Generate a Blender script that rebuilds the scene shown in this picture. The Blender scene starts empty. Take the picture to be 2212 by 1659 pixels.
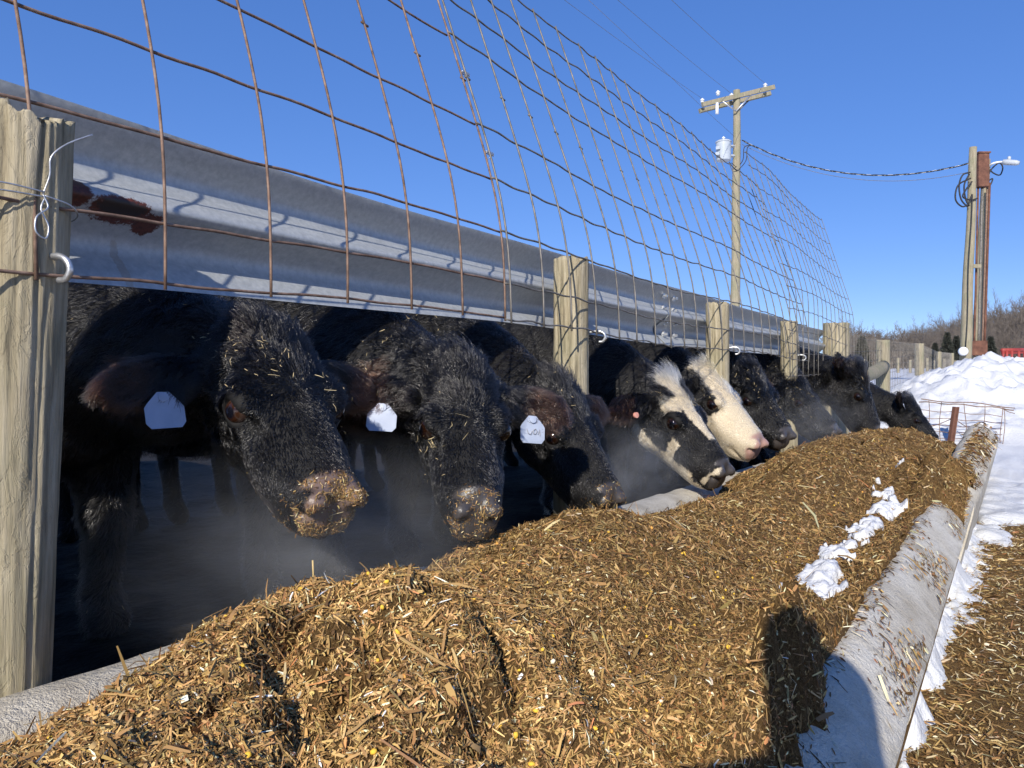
import bpy, math, random
import numpy as np
from mathutils import Vector

# ------------------------------------------------------------------ camera, world, sun
SC = bpy.context.scene
COL = SC.collection
ZC = 1.05                       # camera height above the feed alley
YAW = math.atan(1074/1662.0)    # the bunk runs along +Y, the camera looks this far left of it
cam = bpy.data.cameras.new('camera'); camo = bpy.data.objects.new('camera', cam); COL.objects.link(camo)
camo.location = (0, 0, ZC); camo.rotation_euler = (math.radians(90), 0, YAW)
cam.sensor_width = 36.0; cam.lens = 36.0*1662/2212; cam.clip_start = 0.02; cam.clip_end = 4000
SC.camera = camo

SUN_EL = math.radians(28); SUN_AZ = math.radians(18)      # light travels along +Y, turned SUN_AZ towards -X
world = bpy.data.worlds.new('World'); SC.world = world; world.use_nodes = True
wn = world.node_tree.nodes; wl = world.node_tree.links
wn.clear()
sky = wn.new('ShaderNodeTexSky'); sky.sky_type = 'NISHITA'; sky.sun_disc = False
sky.sun_elevation = SUN_EL
sky.sun_rotation = math.pi - SUN_AZ        # sun stands at azimuth of (+sin,-cos)
sky.altitude = 300; sky.air_density = 0.6; sky.dust_density = 0.0; sky.ozone_density = 4.0
bg = wn.new('ShaderNodeBackground'); bg.inputs['Strength'].default_value = 0.15
wo = wn.new('ShaderNodeOutputWorld')
hs = wn.new('ShaderNodeHueSaturation'); hs.inputs['Hue'].default_value = 0.521; hs.inputs['Saturation'].default_value = 1.66; hs.inputs['Value'].default_value = 1.76
gm = wn.new('ShaderNodeGamma'); gm.inputs['Gamma'].default_value = 0.5
wl.new(sky.outputs[0], gm.inputs['Color']); wl.new(gm.outputs[0], hs.inputs['Color']); wl.new(hs.outputs[0], bg.inputs[0]); wl.new(bg.outputs[0], wo.inputs[0])
sl = bpy.data.lights.new('sun', 'SUN'); sl.energy = 4.0; sl.angle = math.radians(0.53); sl.color = (1.0, 0.93, 0.82)
so = bpy.data.objects.new('sun', sl); COL.objects.link(so)
LDIR = Vector((-math.sin(SUN_AZ)*math.cos(SUN_EL), math.cos(SUN_AZ)*math.cos(SUN_EL), -math.sin(SUN_EL)))
so.rotation_euler = LDIR.to_track_quat('-Z', 'Y').to_euler(); so.location = (4, -12, 9)
SC.view_settings.view_transform = 'Standard'; SC.view_settings.look = 'None'
SC.view_settings.exposure = 0.52; SC.view_settings.gamma = 1.0
SC.render.engine = 'CYCLES'
SC.cycles.use_denoising = True
SC.cycles.max_bounces = 6; SC.cycles.diffuse_bounces = 3; SC.cycles.glossy_bounces = 3
SC.cycles.transparent_max_bounces = 8; SC.cycles.volume_bounces = 0
SC.cycles.use_adaptive_sampling = True; SC.cycles.adaptive_threshold = 0.02
SC.cycles_curves.shape = 'RIBBONS'; SC.cycles_curves.subdivisions = 2

# ------------------------------------------------------------------ helpers
rng = np.random.default_rng(7)
random.seed(7)

def hash3(i, j, k):
    h = (i*374761393 + j*668265263 + k*2147483647) & 0xFFFFFFFF
    h = ((h ^ (h >> 13))*1274126177) & 0xFFFFFFFF
    h = (h ^ (h >> 16))
    return (h & 0xFFFFFF)/float(0xFFFFFF)

def vnoise(P):
    P = np.asarray(P, dtype=np.float64)
    I = np.floor(P).astype(np.int64); f = P-I; u = f*f*(3-2*f)
    I = I+100000
    r = 0
    for dx in (0, 1):
        wx = u[..., 0] if dx else 1-u[..., 0]
        for dy in (0, 1):
            wy = u[..., 1] if dy else 1-u[..., 1]
            for dz in (0, 1):
                wz = u[..., 2] if dz else 1-u[..., 2]
                r = r+wx*wy*wz*hash3(I[..., 0]+dx, I[..., 1]+dy, I[..., 2]+dz)
    return r*2-1

def fbm(P, o=4, lac=2.03, g=0.5):
    P = np.asarray(P, dtype=np.float64); s = 0; a = 1.0; t = 0
    for q in range(o):
        s = s+a*vnoise(P+q*17.3); t += a; P = P*lac; a *= g
    return s/t

def st3(x, y, z=0.0):
    x, y = np.broadcast_arrays(np.asarray(x, float), np.asarray(y, float))
    return np.stack([x, y, np.full_like(x, z)], -1)

def sstep(a, b, x):
    t = np.clip((x-a)/(b-a), 0, 1); return t*t*(3-2*t)

def np_mesh(name, V, F, smooth=False, col=None, colname='tint'):
    V = np.asarray(V, dtype=np.float32); F = np.asarray(F, dtype=np.int32)
    m = bpy.data.meshes.new(name)
    m.vertices.add(len(V)); m.vertices.foreach_set('co', V.ravel())
    k = F.shape[1]
    m.loops.add(F.size); m.loops.foreach_set('vertex_index', F.ravel())
    m.polygons.add(len(F)); m.polygons.foreach_set('loop_start', np.arange(0, F.size, k, dtype=np.int32))
    if smooth: m.polygons.foreach_set('use_smooth', np.ones(len(F), dtype=bool))
    if col is not None:
        a = m.attributes.new(colname, 'FLOAT_COLOR', 'POINT')
        c4 = np.ones((len(V), 4), np.float32); c4[:, :3] = col
        a.data.foreach_set('color', c4.ravel())
    m.update(calc_edges=True); m.validate()
    return m

def link(name, data, mat=None, parent=None, loc=None):
    o = bpy.data.objects.new(name, data); COL.objects.link(o)
    if mat is not None: data.materials.append(mat)
    if parent is not None: o.parent = parent
    if loc is not None: o.location = loc
    return o

def tag(o, label=None, cat=None, group=None, kind=None):
    if label: o['label'] = label
    if cat: o['category'] = cat
    if group: o['group'] = group
    if kind: o['kind'] = kind
    return o

def empty(name, loc, label, cat, group=None):
    o = bpy.data.objects.new(name, None); COL.objects.link(o); o.location = loc; o.empty_display_size = 0.1
    return tag(o, label, cat, group)

class MB:
    """collects shapes in world coordinates, builds one mesh relative to an origin"""
    def __init__(s): s.v = []; s.f = []
    def add(s, V, F):
        b = len(s.v); s.v.extend([tuple(map(float, p)) for p in V]); s.f.extend([tuple(int(i)+b for i in f) for f in F]); return s
    def box(s, c, size, R=None):
        V = np.array([[x, y, z] for x in (-.5, .5) for y in (-.5, .5) for z in (-.5, .5)])*np.array(size)
        if R is not None: V = V @ np.array(R).T
        V = V+np.array(c)
        return s.add(V, [(0, 1, 3, 2), (4, 6, 7, 5), (0, 4, 5, 1), (2, 3, 7, 6), (0, 2, 6, 4), (1, 5, 7, 3)])
    def tube(s, pts, r, sides=6, caps=True):
        V, F = tube(pts, r, sides)
        n = len(pts)
        s.add(V, F)
        if caps:
            b = len(s.v)-len(V)
            s.f.append(tuple(b+i for i in range(sides))[::-1]); s.f.append(tuple(b+(n-1)*sides+i for i in range(sides)))
        return s
    def build(s, name, mat, parent=None, origin=(0, 0, 0), smooth=False):
        m = bpy.data.meshes.new(name)
        o3 = np.array(origin); V = np.array(s.v)-o3
        m.from_pydata(V.tolist(), [], s.f)
        if smooth: m.polygons.foreach_set('use_smooth', np.ones(len(m.polygons), dtype=bool))
        m.update()
        return link(name, m, mat, parent, None if parent is not None else origin)

def tube(pts, r, sides=6):
    P = np.asarray(pts, float); n = len(P)
    T = np.gradient(P, axis=0); T /= np.linalg.norm(T, axis=1)[:, None]+1e-12
    ref = np.array([0, 0, 1.0]) if abs(T[0, 2]) < 0.9 else np.array([1.0, 0, 0])
    N = np.zeros_like(P); N[0] = np.cross(T[0], ref); N[0] /= np.linalg.norm(N[0])
    for i in range(1, n):
        v = N[i-1]-T[i]*np.dot(N[i-1], T[i]); N[i] = v/(np.linalg.norm(v)+1e-12)
    B = np.cross(T, N)
    r = np.broadcast_to(np.asarray(r, float), (n,))
    a = np.arange(sides)*2*math.pi/sides
    V = P[:, None]+r[:, None, None]*(N[:, None]*np.cos(a)[None, :, None]+B[:, None]*np.sin(a)[None, :, None])
    i = np.arange(n-1)[:, None]*sides; j = np.arange(sides)[None]; j2 = (j+1) % sides
    F = np.stack([i+j, i+j2, i+sides+j2, i+sides+j], -1).reshape(-1, 4)
    return V.reshape(-1, 3), F

def tube_obj(name, pts, r, mat, parent=None, origin=(0, 0, 0), sides=6):
    return MB().tube(pts, r, sides).build(name, mat, parent, origin, smooth=True)

def smooth_path(ctrl, n=8):
    """Catmull-Rom through the control points"""
    C = np.array(ctrl, float); C = np.vstack([2*C[0]-C[1], C, 2*C[-1]-C[-2]]); out = []
    for i in range(1, len(C)-2):
        for t in np.linspace(0, 1, n, endpoint=False):
            a, b, c, d = C[i-1:i+3]
            out.append(0.5*((2*b)+(-a+c)*t+(2*a-5*b+4*c-d)*t*t+(-a+3*b-3*c+d)*t**3))
    out.append(C[-2]); return np.array(out)

# ------------------------------------------------------------------ materials
def new_mat(name):
    m = bpy.data.materials.new(name); m.use_nodes = True
    nt = m.node_tree; b = nt.nodes['Principled BSDF']
    return m, nt, b

def nd(nt, t, **kw):
    n = nt.nodes.new(t)
    for k, v in kw.items():
        if k in n.inputs.keys(): n.inputs[k].default_value = v
        else: setattr(n, k, v)
    return n

def ramp(nt, fac, stops):
    r = nt.nodes.new('ShaderNodeValToRGB'); e = r.color_ramp.elements
    while len(e) < len(stops): e.new(0.5)
    for q, (p, c) in zip(e, stops): q.position = p; q.color = (*c, 1)
    nt.links.new(fac, r.inputs[0]); return r

def coords(nt, scale=(1, 1, 1), kind='Object'):
    t = nt.nodes.new('ShaderNodeTexCoord'); m = nt.nodes.new('ShaderNodeMapping'); m.inputs['Scale'].default_value = scale
    nt.links.new(t.outputs[kind], m.inputs[0]); return m.outputs[0]

def noise(nt, vec, scale, detail=5, rough=0.55, dist=0.0):
    n = nt.nodes.new('ShaderNodeTexNoise'); n.inputs['Scale'].default_value = scale; n.inputs['Detail'].default_value = detail
    n.inputs['Roughness'].default_value = rough; n.inputs['Distortion'].default_value = dist
    nt.links.new(vec, n.inputs['Vector']); return n.outputs[0]

def bump(nt, b, h, strength=0.4, dist=0.01):
    n = nt.nodes.new('ShaderNodeBump'); n.inputs['Strength'].default_value = strength; n.inputs['Distance'].default_value = dist
    nt.links.new(h, n.inputs['Height']); nt.links.new(n.outputs[0], b.inputs['Normal']); return n

def mix(nt, fac, a, b, mode='MIX'):
    n = nt.nodes.new('ShaderNodeMix'); n.data_type = 'RGBA'; n.blend_type = mode
    for s_, v in ((0, fac), (6, a), (7, b)):
        if isinstance(v, (int, float)): n.inputs[s_].default_value = v
        elif isinstance(v, tuple): n.inputs[s_].default_value = (*v, 1) if len(v) == 3 else v
        else: nt.links.new(v, n.inputs[s_])
    return n.outputs[2]

def math_n(nt, op, a, b=0.0, clamp=False):
    n = nt.nodes.new('ShaderNodeMath'); n.operation = op; n.use_clamp = clamp
    for s_, v in ((0, a), (1, b)):
        if isinstance(v, (int, float)): n.inputs[s_].default_value = v
        else: nt.links.new(v, n.inputs[s_])
    return n.outputs[0]

def simple(name, stops, scale=8, detail=5, rough=0.8, metal=0.0, sc3=(1, 1, 1), bs=0.3, bd=0.005, bscale=None, spec=0.4):
    m, nt, b = new_mat(name)
    v = coords(nt, sc3); f = noise(nt, v, scale, detail, 0.6)
    r = ramp(nt, f, stops); nt.links.new(r.outputs[0], b.inputs['Base Color'])
    b.inputs['Roughness'].default_value = rough; b.inputs['Metallic'].default_value = metal
    b.inputs['Specular IOR Level'].default_value = spec
    if bs: bump(nt, b, noise(nt, v, bscale or scale*3, 4), bs, bd)
    return m

def tint_mat(name, rough=0.8, spec=0.3, attr='tint', trans=0.0):
    m, nt, b = new_mat(name)
    a = nd(nt, 'ShaderNodeAttribute', attribute_name=attr)
    nt.links.new(a.outputs[0], b.inputs['Base Color']); b.inputs['Roughness'].default_value = rough
    b.inputs['Specular IOR Level'].default_value = spec
    return m

# weathered wood of the fence posts
def wood_mat(name, dark, mid, light, green=0.25):
    m, nt, b = new_mat(name)
    v = coords(nt, (1, 1, 0.06)); v2 = coords(nt)
    g1 = noise(nt, v, 55, 8, 0.65, 0.3); g2 = noise(nt, v2, 5, 4); g3 = noise(nt, v, 160, 4, 0.7)
    r = ramp(nt, g1, [(0.28, dark), (0.45, mid), (0.62, light), (0.8, tuple(min(1, c*1.15) for c in light))])
    c = mix(nt, math_n(nt, 'MULTIPLY', ramp(nt, g2, [(0.42, (0, 0, 0)), (0.62, (1, 1, 1))]).outputs[0], green), r.outputs[0], (0.20, 0.235, 0.13))
    c = mix(nt, math_n(nt, 'MULTIPLY', g3, 0.5), c, (0.09, 0.075, 0.055))
    nt.links.new(c, b.inputs['Base Color']); b.inputs['Roughness'].default_value = 0.88; b.inputs['Specular IOR Level'].default_value = 0.2
    v4 = coords(nt, (1, 1, 0.35)); g4 = noise(nt, v4, 28, 6, 0.7, 0.8)
    pk = ramp(nt, g4, [(0.44, (0, 0, 0)), (0.50, (1, 1, 1))]).outputs[0]
    bump(nt, b, math_n(nt, 'ADD', math_n(nt, 'ADD', g1, math_n(nt, 'MULTIPLY', g3, 0.5)), math_n(nt, 'MULTIPLY', pk, 0.35)), 0.55, 0.006)
    return m
M_wood = wood_mat('weathered_post_wood', (0.10, 0.085, 0.06), (0.38, 0.325, 0.215), (0.55, 0.48, 0.34))
M_wood_far = wood_mat('pole_wood', (0.20, 0.17, 0.12), (0.33, 0.285, 0.20), (0.43, 0.385, 0.28), 0.35)

# galvanised guard rail with a rust patch beside the nearest post
def rail_mat():
    m, nt, b = new_mat('galvanised_steel')
    v = coords(nt); vs = coords(nt, (1, 0.12, 1))
    n1 = noise(nt, v, 60, 6, 0.7); n2 = noise(nt, vs, 25, 5); n3 = noise(nt, v, 4, 3)
    r = ramp(nt, n1, [(0.3, (0.36, 0.385, 0.40)), (0.5, (0.46, 0.485, 0.50)), (0.72, (0.58, 0.60, 0.60))])
    c = mix(nt, math_n(nt, 'MULTIPLY', n2, 0.45), r.outputs[0], (0.26, 0.265, 0.265))
    geo = nt.nodes.new('ShaderNodeNewGeometry'); 
    sep = nt.nodes.new('ShaderNodeSeparateXYZ'); nt.links.new(geo.outputs['Position'], sep.inputs[0])
    def spot(y, z, ry, rz):
        dy = math_n(nt, 'DIVIDE', math_n(nt, 'SUBTRACT', sep.outputs[1], y), ry); dz = math_n(nt, 'DIVIDE', math_n(nt, 'SUBTRACT', sep.outputs[2], z), rz)
        d = math_n(nt, 'SQRT', math_n(nt, 'ADD', math_n(nt, 'MULTIPLY', dy, dy), math_n(nt, 'MULTIPLY', dz, dz)))
        d = math_n(nt, 'ADD', d, math_n(nt, 'MULTIPLY', math_n(nt, 'SUBTRACT', noise(nt, v, 90, 5, 0.75), 0.5), 1.1))
        return ramp(nt, d, [(0.80, (1, 1, 1)), (0.92, (0, 0, 0))]).outputs[0]
    rust = noise(nt, v, 130, 4)
    rc = ramp(nt, rust, [(0.3, (0.045, 0.012, 0.007)), (0.7, (0.13, 0.035, 0.018))]).outputs[0]
    masks = [spot(0.815, 1.432, 0.030, 0.032), spot(0.905, 1.415, 0.075, 0.030), spot(0.978, 1.398, 0.034, 0.022)]
    tot = masks[0]
    for k in masks[1:]: tot = math_n(nt, 'MAXIMUM', tot, k)
    c = mix(nt, tot, c, rc)
    c = mix(nt, spot(0.905, 1.418, 0.060, 0.017), c, (0.030, 0.020, 0.018))
    drip = spot(0.93, 1.30, 0.012, 0.075)
    c = mix(nt, math_n(nt, 'MULTIPLY', drip, 0.35), c, (0.25, 0.16, 0.07))
    nt.links.new(c, b.inputs['Base Color'])
    nt.links.new(math_n(nt, 'SUBTRACT', 0.25, math_n(nt, 'MULTIPLY', tot, 0.25)), b.inputs['Metallic'])
    nt.links.new(math_n(nt, 'ADD', 0.42, math_n(nt, 'MULTIPLY', n1, 0.22)), b.inputs['Roughness'])
    bump(nt, b, n1, 0.18, 0.003)
    return m
M_rail = rail_mat()
M_zinc = simple('zinc_hardware', [(0.3, (0.45, 0.46, 0.47)), (0.7, (0.68, 0.69, 0.70))], 60, rough=0.38, metal=0.8, bs=0.1)
M_wire = simple('rusty_wire', [(0.30, (0.10, 0.062, 0.045)), (0.5, (0.21, 0.135, 0.098)), (0.72, (0.33, 0.235, 0.18))], 35, 6, rough=0.72, metal=0.25, bs=0.4, bd=0.001, bscale=300)
M_wire_grey = simple('grey_wire', [(0.3, (0.10, 0.095, 0.085)), (0.7, (0.27, 0.25, 0.225))], 25, 5, rough=0.6, metal=0.4, bs=0)
M_rustiron = simple('rusty_iron', [(0.3, (0.07, 0.03, 0.02)), (0.6, (0.16, 0.07, 0.045)), (0.8, (0.28, 0.15, 0.08))], 6, 5, rough=0.8, bs=0.2)

def concrete_mat():
    m, nt, b = new_mat('bunk_concrete')
    v = coords(nt); n1 = noise(nt, v, 7, 7, 0.6); n2 = noise(nt, v, 90, 4, 0.7); n3 = noise(nt, v, 260, 2)
    c = ramp(nt, n1, [(0.3, (0.42, 0.375, 0.30)), (0.5, (0.58, 0.54, 0.46)), (0.7, (0.70, 0.67, 0.60))]).outputs[0]
    c = mix(nt, math_n(nt, 'MULTIPLY', ramp(nt, n2, [(0.55, (0, 0, 0)), (0.72, (1, 1, 1))]).outputs[0], 0.4), c, (0.22, 0.19, 0.14))
    nt.links.new(c, b.inputs['Base Color']); b.inputs['Roughness'].default_value = 0.9; b.inputs['Specular IOR Level'].default_value = 0.25
    bump(nt, b, math_n(nt, 'ADD', math_n(nt, 'ADD', n2, math_n(nt, 'MULTIPLY', n3, 0.5)), math_n(nt, 'MULTIPLY', noise(nt, v, 28, 5, 0.65), 1.2)), 0.9, 0.008)
    return m
M_conc = concrete_mat()
M_feed = tint_mat('shredded_feed', 0.75, 0.25)
def feedbase_mat():
    m, nt, b = new_mat('packed_feed')
    v = coords(nt); n1 = noise(nt, v, 150, 6, 0.7, 1.5); n2 = noise(nt, v, 420, 4, 0.7, 2.0); n3 = noise(nt, v, 12, 4)
    f = math_n(nt, 'ADD', math_n(nt, 'MULTIPLY', n1, 0.6), math_n(nt, 'MULTIPLY', n2, 0.4))
    c = ramp(nt, f, [(0.36, (0.045, 0.024, 0.009)), (0.46, (0.15, 0.085, 0.030)), (0.54, (0.26, 0.155, 0.058)), (0.66, (0.46, 0.31, 0.14))]).outputs[0]
    c = mix(nt, math_n(nt, 'MULTIPLY', n3, 0.35), c, (0.12, 0.068, 0.026))
    nt.links.new(c, b.inputs['Base Color']); b.inputs['Roughness'].default_value = 0.9; b.inputs['Specular IOR Level'].default_value = 0.15
    bump(nt, b, f, 1.0, 0.014); return m
M_feedbase = feedbase_mat()
def snow_mat():
    m, nt, b = new_mat('snow')
    v = coords(nt); n1 = noise(nt, v, 3, 6); n2 = noise(nt, v, 45, 5, 0.65)
    c = ramp(nt, n1, [(0.3, (0.62, 0.635, 0.66)), (0.7, (0.71, 0.72, 0.73))]).outputs[0]
    nt.links.new(c, b.inputs['Base Color']); b.inputs['Roughness'].default_value = 0.6
    b.inputs['Specular IOR Level'].default_value = 0.3
    b.inputs['Subsurface Weight'].default_value = 0.0
    bump(nt, b, n2, 0.5, 0.03); return m
M_snow = snow_mat()
# ------------------------------------------------------------------ terrain, snow, alley
def axis(parts):
    out = []
    for a, b, h in parts: out.append(np.arange(a, b, h))
    out.append(np.array([parts[-1][1]])); return np.concatenate(out)

def grid_mesh(xs, ys, Z):
    nx, ny = len(xs), len(ys)
    X, Y = np.meshgrid(xs, ys, indexing='ij')
    V = np.stack([X, Y, Z], -1).reshape(-1, 3)
    i = np.arange(nx-1)[:, None]*ny; j = np.arange(ny-1)[None]
    F = np.stack([i+j, i+ny+j, i+ny+j+1, i+j+1], -1).reshape(-1, 4)
    return V, F

def terrain(x, y):
    d = np.maximum(y, 0)
    t = 0.80*sstep(7.5, 16, d)+0.022*np.maximum(d-15, 0)
    hill = sstep(150, 420, d)*(6+9*sstep(-45, 45, x-0.02*d))
    return t+hill*0.9

xs = axis([(-900, -60, 20), (-60, -8, 2), (-8, -0.4, 0.4), (-0.4, 0.8, 0.02), (0.8, 3, 0.1), (3, 12, 0.5), (12, 60, 3), (60, 900, 20)])
ys = axis([(-60, -3, 4), (-3, 2, 0.25), (2, 9, 0.035), (9, 24, 0.15), (24, 60, 1), (60, 1300, 16)])
X, Y = np.meshgrid(xs, ys, indexing='ij')
P = st3(X, Y)
Zg = terrain(X, Y)
rough = fbm(P*1.1, 4)*0.05+fbm(P*7.0+3, 3)*0.035*sstep(30, 8, Y)
edge = Y-6.1-1.1*fbm(P*1.6+9, 4)-0.3*sstep(-0.15, 0.2, X)
snowy = sstep(-0.1, 0.35, edge)
Zg = Zg+snowy*(0.055+rough)-(1-snowy)*0.06
Zg = np.where(X < -1.45, np.minimum(Zg, terrain(X, Y)+0.30*sstep(16, 20, Y)-0.05*sstep(20, 16, Y)), Zg)
Zg = Zg-0.14*sstep(-0.18, -0.35, X)*sstep(-1.6, -1.5, X)*sstep(9.5, 8.5, Y)
V, F = grid_mesh(xs, ys, Zg)
go = link('ground', np_mesh('ground', V, F, True), M_snow); tag(go, kind='structure', label='snow covered ground running back to the wooded hill')

# trampled alley beside the bunk
axs = axis([(-0.30, 0.8, 0.02), (0.8, 4, 0.2)]); ays = axis([(-3, 1, 0.1), (1, 8.2, 0.03)])
AX, AY = np.meshgrid(axs, ays, indexing='ij')
AZ = 0.012*fbm(st3(AX, AY)*9, 4)+0.012*fbm(st3(AX, AY)*30, 2)
def alley_z(x, y): return 0.012*fbm(st3(x, y)*9, 4)
V, F = grid_mesh(axs, ays, AZ)
tag(link('feed_alley', np_mesh('feed_alley', V, F, True), M_feedbase), kind='structure', label='alley floor littered with brown feed beside the bunk')

# raised yard the cattle stand on
M_mud = simple('yard_mud', [(0.3, (0.008, 0.007, 0.006)), (0.55, (0.020, 0.016, 0.012)), (0.8, (0.045, 0.036, 0.026))], 9, 7, rough=0.85, bs=0.9, bd=0.03, bscale=22, spec=0.2)
YARD_Z = 0.33
yxs = axis([(-14, -4.5, 0.3), (-4.5, -1.43, 0.05)]); yys = axis([(-9, -1, 0.4), (-1, 4, 0.06), (4, 17, 0.3)])
YX, YY = np.meshgrid(yxs, yys, indexing='ij')
YZ = YARD_Z+0.035*fbm(st3(YX, YY)*2.2, 4)+0.02*fbm(st3(YX, YY)*11, 3)
V, F = grid_mesh(yxs, yys, YZ)
tag(link('cattle_yard', np_mesh('cattle_yard', V, F, True), M_mud), kind='structure', label='dark trampled yard under the cattle')

# snow bank pushed up at the end of the bunk
bx = axis([(-4.2, 6, 0.05)]); by = axis([(10.2, 20, 0.06)])
BX, BY = np.meshgrid(bx, by, indexing='ij')
PB = st3(BX, BY)
def gs(cx, cy, rx, ry, h): return h*np.exp(-(np.abs((BX-cx)/rx)**2.2+np.abs((BY-cy)/ry)**2.2))
H = gs(-0.28, 15.2, 0.95, 2.2, 0.47)+gs(1.1, 15.6, 1.3, 2.2, 0.25)+gs(-1.0, 13.6, 0.9, 2.0, 0.30)+gs(3.3, 15.2, 1.6, 2.4, 0.40)+gs(0.5, 12.6, 1.6, 1.6, 0.22)+gs(5.2, 15.5, 1.4, 2, 0.4)
bil = 1-np.abs(fbm(PB*1.7+5, 4))*2
H = H*(1+0.28*fbm(PB*0.9, 3))+H*0.22*(bil-0.5)+0.05*fbm(PB*5, 3)*np.minimum(1, H*4)
PW = PB+np.stack([fbm(PB*1.3+40, 2), fbm(PB*1.3+60, 2), 0*BX], -1)*0.5
H = H+np.minimum(1, H*3)*(0.22*np.abs(fbm(PW*2.6+11, 3))+0.11*np.abs(fbm(PW*7.0+21, 3))-0.06)
BZ = terrain(BX, BY)+H-0.05
V, F = grid_mesh(bx, by, BZ)
sb = link('snow_bank', np_mesh('snow_bank', V, F, True), M_snow)
tag(sb, 'tall lumpy snow bank heaped up beyond the end of the feed bunk', 'snow bank')

# ------------------------------------------------------------------ concrete feed bunk
SEC = [(-1.42, 0.0), (-1.415, 0.50), (-1.395, 0.527), (-1.34, 0.530), (-1.285, 0.520), (-1.268, 0.500), (-1.235, 0.26), (-1.18, 0.20), (-0.62, 0.185), (-0.56, 0.21), (-0.40, 0.440),
       (-0.340, 0.485), (-0.312, 0.513), (-0.283, 0.528), (-0.258, 0.522), (-0.215, 0.489), (-0.172, 0.440), (-0.156, 0.418), (-0.162, 0.39), (-0.30, 0.0)]
def extrude_section(poly, ys, off=lambda y: (0.0, 0.0), jig=0.004, seed=0):
    P2 = np.array(poly); n = len(P2); V = []
    for y in ys:
        ox, oz = off(y)
        q = P2+np.array([ox, oz])
        pp = np.stack([q[:, 0]*9, np.full(n, y*9.0)+seed, q[:, 1]*9], -1)
        e = np.stack([fbm(pp, 3), fbm(pp+50, 3)], -1)*jig
        q = q+e
        V.append(np.stack([q[:, 0], np.full(n, y), q[:, 1]], -1))
    V = np.concatenate(V); m = len(ys)
    F = []
    for i in range(m-1):
        for j in range(n):
            j2 = (j+1) % n
            F.append((i*n+j, (i+1)*n+j, (i+1)*n+j2, i*n+j2))
    F.append(tuple(range(n))[::-1] if False else tuple(range(n))); F.append(tuple((m-1)*n+j for j in range(n))[::-1])
    return V, F
joints = [-1.8, -0.05, 1.70, 3.45, 5.22, 7.0, 8.8]
blabs = ['concrete feed bunk section nearest the camera, in the photographer shadow', 'concrete feed bunk section with weathered rim in the sunny foreground',
         'concrete feed bunk section in the middle, rim dotted with feed', 'concrete feed bunk section partly buried under spilled feed', 'far concrete feed bunk section behind the heaped feed', 'farthest concrete feed bunk section below the last two cows']
for i in range(len(joints)-1):
    a, b_ = joints[i]+0.0025, joints[i+1]-0.0025
    dx, dz = [(0, 0.010), (0.0, 0.006), (0.0, 0.001), (0.0, -0.005), (0, -0.05), (0, -0.05)][i]
    mb = MB(); mb.add(*extrude_section(SEC if i < 4 else SEC[:10]+[(-0.5, 0.25), (-0.45, 0.0)], np.linspace(a, b_, 40), lambda y: (dx, dz), 0.006, 0))
    o = mb.build('feed_bunk', M_conc, None, (-0.8, a, 0), smooth=False)
    for p in o.data.polygons: p.use_smooth = True
    mod = o.modifiers.new('edges', 'EDGE_SPLIT'); mod.split_angle = math.radians(50)
    tag(o, blabs[i], 'feed bunk', 'concrete bunk sections in line')
# the heaved last piece of the outer rim
RIM = [(-0.36, 0.0), (-0.385, 0.43), (-0.362, 0.490), (-0.335, 0.515), (-0.305, 0.527), (-0.280, 0.522), (-0.225, 0.487), (-0.182, 0.440), (-0.168, 0.415), (-0.172, 0.38), (-0.26, 0.0)]
mb = MB(); mb.add(*extrude_section(RIM, np.linspace(4.75, 6.6, 40), lambda y: (0.015+0.050*(y-4.75), -0.02+0.140*(y-4.75)), 0.014, 90))
o = mb.build('bunk_rim', M_conc, None, (-0.2, 4.75, 0), smooth=True)
o.modifiers.new('edges', 'EDGE_SPLIT').split_angle = math.radians(50)
tag(o, 'heaved end piece of the concrete rim sticking up before the snow', 'bunk rim')

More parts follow.
